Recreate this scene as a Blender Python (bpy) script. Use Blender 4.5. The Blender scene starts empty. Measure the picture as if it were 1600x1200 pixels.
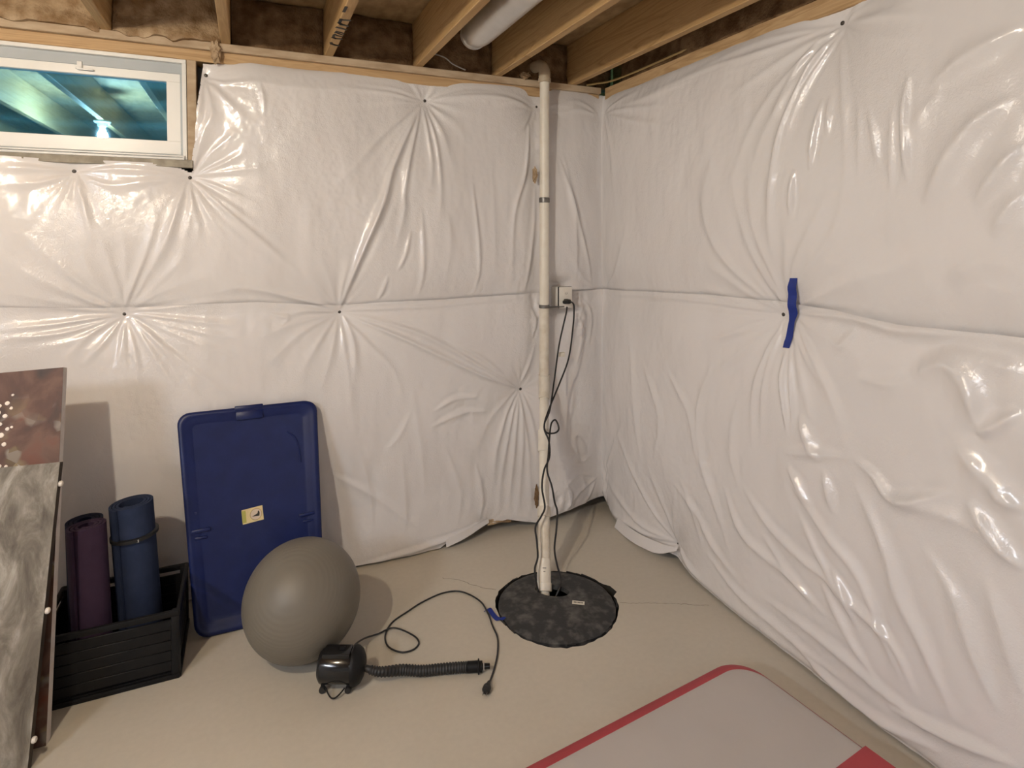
import bpy, bmesh, math, random
import numpy as np
from mathutils import Vector, Matrix

# ------------------------------------------------------------------ camera, world, light, exposure
SC = bpy.context.scene
COL = SC.collection
rnd = random.Random(7)

cam_data = bpy.data.cameras.new('camera')
cam = bpy.data.objects.new('camera', cam_data)
COL.objects.link(cam)
cam_data.sensor_fit = 'HORIZONTAL'
cam_data.sensor_width = 36.0
cam_data.lens = 36.0 * 932.0 / 1600.0
cam_data.shift_y = (394.4 - 600.0) / 1600.0
cam_data.clip_start = 0.02
cam.location = (-1.9846, -3.1442, 1.7002)
cam.rotation_euler = (math.radians(88.5), 0.0, math.radians(-23.8))
SC.camera = cam

world = bpy.data.worlds.new('dusk_sky')
SC.world = world
world.use_nodes = True
world.node_tree.nodes['Background'].inputs[0].default_value = (0.13, 0.46, 0.48, 1)
world.node_tree.nodes['Background'].inputs[1].default_value = 4.5

BULB_STRENGTH = 2060.0
BULB_COLOR = (1.0, 0.875, 0.69)
FILL_STRENGTH = 24.0          # added fill tubes, unseen behind the camera
FILL_STRENGTH_LEFT = 285.0     # added fill tubes, out of view far to the left
FILL_COLOR = (0.84, 0.90, 1.0)

SC.view_settings.view_transform = 'Standard'
SC.view_settings.look = 'None'
SC.view_settings.gamma = 1.0
SC.view_settings.use_curve_mapping = False
SC.view_settings.exposure = 0.0


# ------------------------------------------------------------------ materials
def new_mat(name):
    m = bpy.data.materials.new(name)
    m.use_nodes = True
    nt = m.node_tree
    return m, nt, nt.nodes['Principled BSDF']


def nd(nt, kind, **kw):
    n = nt.nodes.new(kind)
    for k, v in kw.items():
        if k in n.inputs:
            n.inputs[k].default_value = v
        else:
            setattr(n, k, v)
    return n


def ramp(nt, stops):
    r = nt.nodes.new('ShaderNodeValToRGB')
    e = r.color_ramp.elements
    while len(e) < len(stops):
        e.new(0.5)
    for el, (p, c) in zip(e, stops):
        el.position = p
        el.color = c if len(c) == 4 else (*c, 1)
    return r


def pmat(name, c1, c2=None, scale=8.0, rough=0.5, bump=0.0, bscale=60.0, metallic=0.0,
         stretch=(1, 1, 1), spec=0.5, detail=4.0, lo=0.35, hi=0.65, bdist=0.002):
    m, nt, b = new_mat(name)
    b.inputs['Roughness'].default_value = rough
    b.inputs['Metallic'].default_value = metallic
    b.inputs['Specular IOR Level'].default_value = spec
    tc = nd(nt, 'ShaderNodeTexCoord')
    mp = nd(nt, 'ShaderNodeMapping')
    mp.inputs['Scale'].default_value = stretch
    nt.links.new(tc.outputs['Object'], mp.inputs[0])
    if c2 is None:
        c2 = tuple(x * 0.85 for x in c1)
    nz = nd(nt, 'ShaderNodeTexNoise', Scale=scale, Detail=detail)
    nt.links.new(mp.outputs[0], nz.inputs['Vector'])
    r = ramp(nt, [(lo, c1), (hi, c2)])
    nt.links.new(nz.outputs['Fac'], r.inputs[0])
    nt.links.new(r.outputs[0], b.inputs['Base Color'])
    if bump:
        bz = nd(nt, 'ShaderNodeTexNoise', Scale=bscale, Detail=3.0)
        nt.links.new(mp.outputs[0], bz.inputs['Vector'])
        bp = nd(nt, 'ShaderNodeBump', Strength=bump, Distance=bdist)
        nt.links.new(bz.outputs['Fac'], bp.inputs['Height'])
        nt.links.new(bp.outputs[0], b.inputs['Normal'])
    return m


M = {}
# white plastic film: broad gloss with a fine crinkle that comes and goes
m, nt, b = new_mat('white_poly_film')
b.inputs['Base Color'].default_value = (0.745, 0.715, 0.705, 1)
b.inputs['Roughness'].default_value = 0.19
b.inputs['Specular IOR Level'].default_value = 0.6
tc = nd(nt, 'ShaderNodeTexCoord')
n1 = nd(nt, 'ShaderNodeTexNoise', Scale=95.0, Detail=3.0, Distortion=1.2)
n2 = nd(nt, 'ShaderNodeTexNoise', Scale=2.3, Detail=1.0)
n3 = nd(nt, 'ShaderNodeTexNoise', Scale=14.0, Detail=2.0, Distortion=0.5)
for n_ in (n1, n2, n3):
    nt.links.new(tc.outputs['Object'], n_.inputs['Vector'])
mr = nd(nt, 'ShaderNodeMapRange')
mr.inputs[1].default_value = 0.42; mr.inputs[2].default_value = 0.62
mr.inputs[3].default_value = 0.10; mr.inputs[4].default_value = 0.85
nt.links.new(n2.outputs['Fac'], mr.inputs[0])
b1 = nd(nt, 'ShaderNodeBump', Distance=0.0026)
nt.links.new(mr.outputs[0], b1.inputs['Strength'])
nt.links.new(n1.outputs['Fac'], b1.inputs['Height'])
b2 = nd(nt, 'ShaderNodeBump', Strength=0.13, Distance=0.006)
nt.links.new(n3.outputs['Fac'], b2.inputs['Height'])
nt.links.new(b1.outputs[0], b2.inputs['Normal'])
n4 = nd(nt, 'ShaderNodeTexNoise', Scale=9.0, Detail=3.0, Distortion=0.7, noise_type='RIDGED_MULTIFRACTAL')
mp4 = nd(nt, 'ShaderNodeMapping'); mp4.inputs['Scale'].default_value = (1.6, 1.6, 0.8)
nt.links.new(tc.outputs['Object'], mp4.inputs[0]); nt.links.new(mp4.outputs[0], n4.inputs['Vector'])
n5 = nd(nt, 'ShaderNodeTexNoise', Scale=1.7, Detail=1.0)
mp5 = nd(nt, 'ShaderNodeMapping'); mp5.inputs['Location'].default_value = (3.1, 1.7, 0.6)
nt.links.new(tc.outputs['Object'], mp5.inputs[0]); nt.links.new(mp5.outputs[0], n5.inputs['Vector'])
mr5 = nd(nt, 'ShaderNodeMapRange')
mr5.inputs[1].default_value = 0.40; mr5.inputs[2].default_value = 0.66; mr5.inputs[3].default_value = 0.03; mr5.inputs[4].default_value = 0.34
nt.links.new(n5.outputs['Fac'], mr5.inputs[0])
b3 = nd(nt, 'ShaderNodeBump', Distance=0.0035)
nt.links.new(mr5.outputs[0], b3.inputs['Strength'])
nt.links.new(n4.outputs['Fac'], b3.inputs['Height']); nt.links.new(b2.outputs[0], b3.inputs['Normal'])
nt.links.new(b3.outputs[0], b.inputs['Normal'])
M['film'] = m

M['film_plain'] = pmat('white_film_room', (0.72, 0.69, 0.67), (0.66, 0.63, 0.61), 3, 0.4, 0.3, 20)
M['fiberglass'] = pmat('brown_fiberglass', (0.25, 0.16, 0.088), (0.12, 0.066, 0.032), 14, 0.95, 0.8, 90, spec=0.1, bdist=0.01)
M['fiberglass_pale'] = pmat('tan_fiberglass', (0.50, 0.37, 0.24), (0.27, 0.17, 0.09), 16, 0.95, 0.8, 90, spec=0.1, bdist=0.01)
M['concrete_wall'] = pmat('grey_concrete_wall', (0.32, 0.30, 0.27), (0.24, 0.22, 0.20), 9, 0.85, 0.3, 70)


def wood(name, c1, c2, axis, rough=0.6):
    st = [7.0, 7.0, 7.0]
    st['xyz'.index(axis)] = 0.45
    m, nt, b = new_mat(name)
    b.inputs['Roughness'].default_value = rough
    b.inputs['Specular IOR Level'].default_value = 0.25
    tc = nd(nt, 'ShaderNodeTexCoord')
    mp = nd(nt, 'ShaderNodeMapping'); mp.inputs['Scale'].default_value = st
    nt.links.new(tc.outputs['Object'], mp.inputs[0])
    nz = nd(nt, 'ShaderNodeTexNoise', Scale=2.2, Detail=4.0, Distortion=1.2)
    nt.links.new(mp.outputs[0], nz.inputs['Vector'])
    wv = nd(nt, 'ShaderNodeMath', operation='MULTIPLY'); wv.inputs[1].default_value = 9.0
    nt.links.new(nz.outputs['Fac'], wv.inputs[0])
    fr = nd(nt, 'ShaderNodeMath', operation='PINGPONG'); fr.inputs[1].default_value = 1.0
    nt.links.new(wv.outputs[0], fr.inputs[0])
    r = ramp(nt, [(0.0, c2), (0.55, c1), (1.0, tuple(0.5 * (a + d) for a, d in zip(c1, c2)))])
    nt.links.new(fr.outputs[0], r.inputs[0])
    nt.links.new(r.outputs[0], b.inputs['Base Color'])
    bp = nd(nt, 'ShaderNodeBump', Strength=0.15, Distance=0.002)
    nt.links.new(fr.outputs[0], bp.inputs['Height'])
    nt.links.new(bp.outputs[0], b.inputs['Normal'])
    return m


M['joist'] = wood('pine_joist', (0.50, 0.325, 0.155), (0.37, 0.225, 0.095), 'y')
M['plate'] = wood('pine_plate', (0.55, 0.37, 0.20), (0.40, 0.25, 0.12), 'x')
M['plate_y'] = wood('pine_plate_side', (0.55, 0.37, 0.20), (0.40, 0.25, 0.12), 'y')
M['sill_seal'] = pmat('pale_sill_strip', (0.54, 0.42, 0.29), (0.38, 0.27, 0.17), 20, 0.8, stretch=(.3, 1, 1))
M['osb'] = pmat('osb_subfloor', (0.42, 0.29, 0.15), (0.28, 0.18, 0.085), 22, 0.75, 0.3, 60, stretch=(1, .5, 1))

# floor
m, nt, b = new_mat('tan_concrete_floor')
b.inputs['Roughness'].default_value = 0.52
b.inputs['Specular IOR Level'].default_value = 0.35
tc = nd(nt, 'ShaderNodeTexCoord')
n1 = nd(nt, 'ShaderNodeTexNoise', Scale=1.6, Detail=5.0)
n2 = nd(nt, 'ShaderNodeTexNoise', Scale=45.0, Detail=4.0)
for n_ in (n1, n2):
    nt.links.new(tc.outputs['Object'], n_.inputs['Vector'])
r1 = ramp(nt, [(0.3, (0.53, 0.485, 0.405)), (0.7, (0.585, 0.535, 0.45))])
r2 = ramp(nt, [(0.3, (0.97, 0.97, 0.97)), (0.7, (1.02, 1.02, 1.02))])
nt.links.new(n1.outputs['Fac'], r1.inputs[0]); nt.links.new(n2.outputs['Fac'], r2.inputs[0])
mx = nd(nt, 'ShaderNodeMix', data_type='RGBA', blend_type='MULTIPLY')
mx.inputs[0].default_value = 1.0
nt.links.new(r1.outputs[0], mx.inputs[6]); nt.links.new(r2.outputs[0], mx.inputs[7])
nt.links.new(mx.outputs[2], b.inputs['Base Color'])
bp = nd(nt, 'ShaderNodeBump', Strength=0.02, Distance=0.002)
nt.links.new(n2.outputs['Fac'], bp.inputs['Height']); nt.links.new(bp.outputs[0], b.inputs['Normal'])
M['floor'] = m

M['vinyl'] = pmat('white_vinyl', (0.80, 0.79, 0.76), (0.76, 0.75, 0.72), 6, 0.35)
M['vinyl_track'] = pmat('grey_vinyl_track', (0.42, 0.45, 0.47), (0.38, 0.41, 0.43), 6, 0.45)
M['gasket'] = pmat('black_gasket', (0.02, 0.02, 0.022), rough=0.6)
M['stucco'] = pmat('rough_grey_sill', (0.40, 0.36, 0.29), (0.28, 0.25, 0.20), 25, 0.9, 0.5, 60)
m, nt, b = new_mat('coated_window_glass')
nt.nodes.remove(b)
out = nt.nodes['Material Output']
gl = nd(nt, 'ShaderNodeBsdfGlossy'); gl.inputs['Color'].default_value = (0.22, 0.56, 0.90, 1); gl.inputs['Roughness'].default_value = 0.012
tr = nd(nt, 'ShaderNodeBsdfTransparent'); tr.inputs['Color'].default_value = (0.75, 0.9, 0.95, 1)
ms = nd(nt, 'ShaderNodeMixShader'); ms.inputs[0].default_value = 0.55
nt.links.new(tr.outputs[0], ms.inputs[1]); nt.links.new(gl.outputs[0], ms.inputs[2]); nt.links.new(ms.outputs[0], out.inputs[0])
M['glass'] = m
M['galvanized'] = pmat('galvanized_well', (0.50, 0.55, 0.58), (0.42, 0.47, 0.5), 12, 0.5, metallic=0.3)

M['pvc'] = pmat('white_pvc', (0.82, 0.77, 0.67), (0.76, 0.70, 0.60), 18, 0.38)
M['pvc_aged'] = pmat('aged_pvc', (0.76, 0.70, 0.60), (0.66, 0.59, 0.48), 22, 0.42)
M['pvc_tan'] = pmat('tan_pvc_elbow', (0.52, 0.43, 0.31), (0.44, 0.36, 0.26), 14, 0.5)
M['steel_band'] = pmat('dull_steel_band', (0.25, 0.24, 0.22), (0.16, 0.15, 0.14), 30, 0.4, metallic=0.8)
M['rubber'] = pmat('black_rubber', (0.016, 0.016, 0.017), (0.010, 0.010, 0.011), 20, 0.5)
M['black_plastic'] = pmat('glossy_black_plastic', (0.010, 0.010, 0.011), (0.006, 0.006, 0.007), 10, 0.16)
M['black_matte'] = pmat('matte_black_plastic', (0.008, 0.008, 0.009), (0.005, 0.005, 0.006), 14, 0.5, spec=0.25)
M['metal_pin'] = pmat('dark_pin_head', (0.10, 0.09, 0.08), rough=0.4, metallic=0.7)
M['sump'] = pmat('scuffed_black_cover', (0.026, 0.026, 0.027), (0.125, 0.118, 0.108), 24, 0.62, 0.6, 60, detail=12, lo=.46, hi=.76)
M['crack'] = pmat('brown_crack', (0.22, 0.18, 0.13), (0.16, 0.13, 0.09), 40, 0.9)
M['pit'] = pmat('dark_pit', (0.03, 0.027, 0.022), (0.015, 0.013, 0.01), 20, 0.9)
M['paper'] = pmat('cream_label', (0.80, 0.74, 0.62), (0.72, 0.66, 0.54), 40, 0.6)
M['ink'] = pmat('black_ink', (0.02, 0.018, 0.015), rough=0.6)
M['outlet'] = pmat('white_cover_plate', (0.78, 0.74, 0.67), (0.74, 0.70, 0.63), 9, 0.35)
M['lid'] = pmat('navy_blue_plastic', (0.0075, 0.0155, 0.088), (0.006, 0.0125, 0.074), 12, 0.36, 0.06, 160, spec=0.3)
M['sticker'] = pmat('pale_yellow_sticker', (0.74, 0.60, 0.31), (0.68, 0.54, 0.27), 30, 0.5)
M['sticker_green'] = pmat('olive_sticker_band', (0.50, 0.46, 0.10), rough=0.5)
M['sticker_white'] = pmat('pinkish_sticker_disc', (0.76, 0.62, 0.50), rough=0.5)
M['sticker_ring'] = pmat('tan_sticker_ring', (0.52, 0.36, 0.17), rough=0.5)
M['mat_purple'] = pmat('purple_foam', (0.048, 0.027, 0.056), (0.042, 0.023, 0.049), 25, 0.8, 0.25, 220, spec=.2)
M['mat_blue'] = pmat('slate_blue_foam', (0.024, 0.035, 0.076), (0.020, 0.030, 0.066), 25, 0.8, 0.25, 220, spec=.2)
M['mat_navy'] = pmat('navy_foam', (0.014, 0.017, 0.042), (0.012, 0.014, 0.035), 25, 0.8, 0.25, 220, spec=.2)
M['tape'] = pmat('blue_painters_tape', (0.004, 0.023, 0.22), (0.004, 0.020, 0.19), 40, 0.6, 0.2, 200)
M['track_white'] = pmat('pale_grey_pvc_mat', (0.50, 0.46, 0.435), (0.48, 0.44, 0.415), 5, 0.5, 0.15, 320)
M['track_red'] = pmat('red_pvc_mat', (0.42, 0.048, 0.060), (0.37, 0.042, 0.052), 9, 0.5, 0.15, 300)
M['foil'] = pmat('silver_duct_foil', (0.74, 0.73, 0.71), (0.66, 0.65, 0.63), 10, 0.30, 0.25, 26, metallic=0.6, bdist=.006)
M['canvas_edge'] = pmat('grey_white_canvas_edge', (0.72, 0.67, 0.64), (0.62, 0.57, 0.54), 24, 0.8, 0.3, 260)
M['dark_wood'] = pmat('dark_brown_board', (0.060, 0.042, 0.028), (0.035, 0.024, 0.016), 12, 0.7)
M['bead'] = pmat('white_bumper', (0.84, 0.78, 0.71), rough=0.5)
M['dab'] = pmat('white_paint_dab', (0.92, 0.84, 0.77), (0.86, 0.76, 0.68), 30, 0.5)
M['porcelain'] = pmat('white_porcelain', (0.85, 0.84, 0.82), (0.82, 0.81, 0.79), 5, 0.2)
M['cable_yellow'] = pmat('yellow_cable_jacket', (0.62, 0.46, 0.20), (0.54, 0.39, 0.16), 9, 0.5)
M['cable_grey'] = pmat('grey_wire', (0.42, 0.40, 0.37), rough=0.5)
M['housing'] = pmat('white_enamel', (0.8, 0.8, 0.8), (0.77, 0.77, 0.77), 4, 0.4)


def emit(name, color, strength):
    m, nt, b = new_mat(name)
    b.inputs['Base Color'].default_value = (*color, 1)
    b.inputs['Emission Color'].default_value = (*color, 1)
    b.inputs['Emission Strength'].default_value = strength
    return m


M['bulb'] = emit('warm_lit_bulb', BULB_COLOR, BULB_STRENGTH)
M['tube'] = emit('cool_fill_tube', FILL_COLOR, FILL_STRENGTH)
M['fill_left'] = emit('bright_cool_fill_tube', FILL_COLOR, FILL_STRENGTH_LEFT)

# exercise ball: grey vinyl with fine rings around its poles
m, nt, b = new_mat('grey_ball_vinyl')
b.inputs['Base Color'].default_value = (0.165, 0.148, 0.120, 1)
b.inputs['Roughness'].default_value = 0.47
b.inputs['Specular IOR Level'].default_value = 0.45
tc = nd(nt, 'ShaderNodeTexCoord')
sx = nd(nt, 'ShaderNodeSeparateXYZ'); nt.links.new(tc.outputs['Object'], sx.inputs[0])
ml = nd(nt, 'ShaderNodeMath', operation='MULTIPLY'); ml.inputs[1].default_value = 520.0
nt.links.new(sx.outputs['Z'], ml.inputs[0])
sn = nd(nt, 'ShaderNodeMath', operation='SINE'); nt.links.new(ml.outputs[0], sn.inputs[0])
bp = nd(nt, 'ShaderNodeBump', Strength=0.14, Distance=0.0012)
nt.links.new(sn.outputs[0], bp.inputs['Height']); nt.links.new(bp.outputs[0], b.inputs['Normal'])
M['ball'] = m

# painting: brown and rust blotches, ochre and pale patches low in the middle
m, nt, b = new_mat('rust_brown_painting')
b.inputs['Roughness'].default_value = 0.6
tc = nd(nt, 'ShaderNodeTexCoord')
n1 = nd(nt, 'ShaderNodeTexNoise', Scale=7.0, Detail=5.0, Distortion=0.6)
n2 = nd(nt, 'ShaderNodeTexVoronoi', Scale=26.0)
n3 = nd(nt, 'ShaderNodeTexNoise', Scale=11.0, Detail=2.0)
for n_ in (n1, n2, n3):
    nt.links.new(tc.outputs['Object'], n_.inputs['Vector'])
r1 = ramp(nt, [(0.30, (0.040, 0.028, 0.025)), (0.46, (0.095, 0.046, 0.034)), (0.58, (0.150, 0.080, 0.056)), (0.75, (0.18, 0.050, 0.028))])
nt.links.new(n1.outputs['Fac'], r1.inputs[0])
r2 = ramp(nt, [(0.0, (0.34, 0.27, 0.15)), (0.5, (0.12, 0.075, 0.04)), (1.0, (0.44, 0.42, 0.38))])
nt.links.new(n2.outputs['Color'], r2.inputs[0])
sx = nd(nt, 'ShaderNodeSeparateXYZ'); nt.links.new(tc.outputs['Object'], sx.inputs[0])
mz = nd(nt, 'ShaderNodeMapRange'); mz.inputs[1].default_value = 1.12; mz.inputs[2].default_value = 0.95
nt.links.new(sx.outputs['Z'], mz.inputs[0])
mk = nd(nt, 'ShaderNodeMapRange'); mk.inputs[1].default_value = 0.50; mk.inputs[2].default_value = 0.60
nt.links.new(n3.outputs['Fac'], mk.inputs[0])
mm = nd(nt, 'ShaderNodeMath', operation='MULTIPLY')
nt.links.new(mz.outputs[0], mm.inputs[0]); nt.links.new(mk.outputs[0], mm.inputs[1])
mx = nd(nt, 'ShaderNodeMix', data_type='RGBA')
nt.links.new(mm.outputs[0], mx.inputs[0]); nt.links.new(r1.outputs[0], mx.inputs[6]); nt.links.new(r2.outputs[0], mx.inputs[7])
nt.links.new(mx.outputs[2], b.inputs['Base Color'])
M['painting'] = m

# grey-brown bark-like panel
m, nt, b = new_mat('grey_bark_panel')
b.inputs['Roughness'].default_value = 0.55
tc = nd(nt, 'ShaderNodeTexCoord')
mp = nd(nt, 'ShaderNodeMapping'); mp.inputs['Scale'].default_value = (3.4, 3.4, 1.0)
nt.links.new(tc.outputs['Object'], mp.inputs[0])
n1 = nd(nt, 'ShaderNodeTexNoise', Scale=3.6, Detail=9.0, Distortion=0.7, Roughness=0.66)
nt.links.new(mp.outputs[0], n1.inputs['Vector'])
r1 = ramp(nt, [(0.32, (0.070, 0.056, 0.040)), (0.46, (0.150, 0.128, 0.098)), (0.56, (0.235, 0.210, 0.172)), (0.70, (0.44, 0.41, 0.36))])
nt.links.new(n1.outputs['Fac'], r1.inputs[0])
nt.links.new(r1.outputs[0], b.inputs['Base Color'])
bp = nd(nt, 'ShaderNodeBump', Strength=0.35, Distance=0.006)
nt.links.new(n1.outputs['Fac'], bp.inputs['Height']); nt.links.new(bp.outputs[0], b.inputs['Normal'])
M['bark'] = m


# ------------------------------------------------------------------ mesh helpers
class MB:
    """collects verts and faces in world coordinates"""
    def __init__(self):
        self.v = []
        self.f = []

    def add(self, vs, fs):
        o = len(self.v)
        self.v += [tuple(p) for p in vs]
        self.f += [tuple(i + o for i in q) for q in fs]
        return self

    def bm(self, bm, mat=None):
        bm.verts.ensure_lookup_table()
        for i, v in enumerate(bm.verts):
            v.index = i
        vs = [(mat @ v.co) if mat is not None else v.co.copy() for v in bm.verts]
        fs = [[v.index for v in f.verts] for f in bm.faces]
        bm.free()
        return self.add(vs, fs)

    def box(self, c, size, rot=None, bevel=0.0, seg=2):
        b = bmesh.new()
        bmesh.ops.create_cube(b, size=1.0)
        bmesh.ops.scale(b, vec=size, verts=b.verts)
        if bevel:
            bmesh.ops.bevel(b, geom=list(b.edges), offset=bevel, segments=seg, affect='EDGES', profile=0.5)
        mt = Matrix.Translation(c)
        if rot is not None:
            mt = mt @ (rot.to_4x4() if isinstance(rot, Matrix) else Matrix.Rotation(rot, 4, 'Z'))
        return self.bm(b, mt)

    def tube(self, path, r, n=8, caps=True):
        P = [Vector(p) for p in path]
        rs = r if isinstance(r, (list, tuple)) else [r] * len(P)
        T = []
        for i in range(len(P)):
            a = P[max(i - 1, 0)]; c = P[min(i + 1, len(P) - 1)]
            T.append((c - a).normalized())
        up = Vector((0, 0, 1)) if abs(T[0].z) < 0.9 else Vector((1, 0, 0))
        N = (up - T[0] * up.dot(T[0])).normalized()
        vs = []
        for i in range(len(P)):
            N = (N - T[i] * N.dot(T[i])).normalized()
            Bn = T[i].cross(N)
            for k in range(n):
                a = 2 * math.pi * k / n
                vs.append(P[i] + (N * math.cos(a) + Bn * math.sin(a)) * rs[i])
        fs = []
        for i in range(len(P) - 1):
            for k in range(n):
                k2 = (k + 1) % n
                fs.append((i * n + k, i * n + k2, (i + 1) * n + k2, (i + 1) * n + k))
        if caps:
            fs.append(tuple(range(n))[::-1])
            fs.append(tuple((len(P) - 1) * n + k for k in range(n)))
        return self.add(vs, fs)

    def lathe(self, prof, base, axis=(0, 0, 1), n=32, cap=True):
        """prof: list of (radius, height) along axis from base"""
        ax = Vector(axis).normalized()
        up = Vector((1, 0, 0)) if abs(ax.x) < 0.9 else Vector((0, 1, 0))
        N = (up - ax * up.dot(ax)).normalized(); Bn = ax.cross(N)
        base = Vector(base)
        vs = []
        for r_, h in prof:
            for k in range(n):
                a = 2 * math.pi * k / n
                vs.append(base + ax * h + (N * math.cos(a) + Bn * math.sin(a)) * r_)
        fs = []
        for i in range(len(prof) - 1):
            for k in range(n):
                k2 = (k + 1) % n
                fs.append((i * n + k, i * n + k2, (i + 1) * n + k2, (i + 1) * n + k))
        if cap:
            fs.append(tuple(range(n))[::-1])
            fs.append(tuple((len(prof) - 1) * n + k for k in range(n)))
        return self.add(vs, fs)

    def rings(self, rings, cap0=True, cap1=True):
        n = len(rings[0]); vs = [p for r_ in rings for p in r_]
        fs = []
        for i in range(len(rings) - 1):
            for k in range(n):
                k2 = (k + 1) % n
                fs.append((i * n + k, i * n + k2, (i + 1) * n + k2, (i + 1) * n + k))
        if cap0:
            fs.append(tuple(range(n))[::-1])
        if cap1:
            fs.append(tuple((len(rings) - 1) * n + k for k in range(n)))
        return self.add(vs, fs)


WLOC = {}


def obj(name, mb, mat, parent=None, origin=None, smooth=True, angle=38):
    v = np.array(mb.v, dtype=float)
    if parent is not None:
        off = np.array(WLOC[parent.name])
    elif origin is not None:
        off = np.array(origin, dtype=float)
    else:
        off = np.array([(v[:, 0].min() + v[:, 0].max()) / 2, (v[:, 1].min() + v[:, 1].max()) / 2, v[:, 2].min()])
    me = bpy.data.meshes.new(name)
    me.from_pydata([tuple(p) for p in (v - off)], [], mb.f)
    me.update()
    bmx = bmesh.new(); bmx.from_mesh(me)
    bmesh.ops.recalc_face_normals(bmx, faces=bmx.faces)
    bmx.to_mesh(me); bmx.free()
    if smooth:
        me.polygons.foreach_set('use_smooth', [True] * len(me.polygons))
        me.set_sharp_from_angle(angle=math.radians(angle))
    me.materials.append(M[mat] if isinstance(mat, str) else mat)
    o = bpy.data.objects.new(name, me)
    COL.objects.link(o)
    if parent is not None:
        o.parent = parent
    else:
        o.location = off
    WLOC[o.name] = tuple(off)
    return o


def thing(name, label, cat, loc, group=None):
    o = bpy.data.objects.new(name, None)
    o.empty_display_size = 0.05
    COL.objects.link(o)
    o.location = loc
    WLOC[o.name] = tuple(loc)
    return tag(o, label, cat, group)


def tag(o, label=None, cat=None, group=None, kind=None):
    if label: o['label'] = label
    if cat: o['category'] = cat
    if group: o['group'] = group
    if kind: o['kind'] = kind
    return o


def struct(name, mb, mat, label=None, parent=None, **kw):
    o = obj(name, mb, mat, parent, **kw)
    if parent is None:
        o['kind'] = 'structure'
        if label: o['label'] = label
    return o


def spline(pts, k=6):
    """Catmull-Rom through pts"""
    P = [np.array(p, float) for p in pts]
    P = [2 * P[0] - P[1]] + P + [2 * P[-1] - P[-2]]
    out = []
    for i in range(1, len(P) - 2):
        a, b_, c, d = P[i - 1], P[i], P[i + 1], P[i + 2]
        for j in range(k):
            t = j / k
            out.append(0.5 * (2 * b_ + (c - a) * t + (2 * a - 5 * b_ + 4 * c - d) * t * t + (3 * b_ - a - 3 * c + d) * t ** 3))
    out.append(P[-2])
    return out


def rrect(w0, w1, h0, h1, r, n=6):
    """rounded rectangle outline in 2D"""
    pts = []
    for cx, cy, a0 in ((w1 - r, h1 - r, 0), (w0 + r, h1 - r, 90), (w0 + r, h0 + r, 180), (w1 - r, h0 + r, 270)):
        for k in range(n + 1):
            a = math.radians(a0 + 90 * k / n)
            pts.append((cx + r * math.cos(a), cy + r * math.sin(a)))
    return pts


def vnoise(x, y, seed, oct_=1):
    """smooth value noise on arrays"""
    tot = 0; amp = 1.0; nrm = 0
    for o_ in range(oct_):
        g = np.random.RandomState(seed + 17 * o_).rand(256, 256) * 2 - 1
        xi = np.floor(x).astype(int); yi = np.floor(y).astype(int)
        fx = x - xi; fy = y - yi
        fx = fx * fx * (3 - 2 * fx); fy = fy * fy * (3 - 2 * fy)
        a = g[xi % 256, yi % 256]; b_ = g[(xi + 1) % 256, yi % 256]
        c = g[xi % 256, (yi + 1) % 256]; d = g[(xi + 1) % 256, (yi + 1) % 256]
        tot = tot + amp * ((a * (1 - fx) + b_ * fx) * (1 - fy) + (c * (1 - fx) + d * fx) * fy)
        nrm += amp; amp *= 0.5; x = x * 2.03; y = y * 2.03
    return tot / nrm

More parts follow.
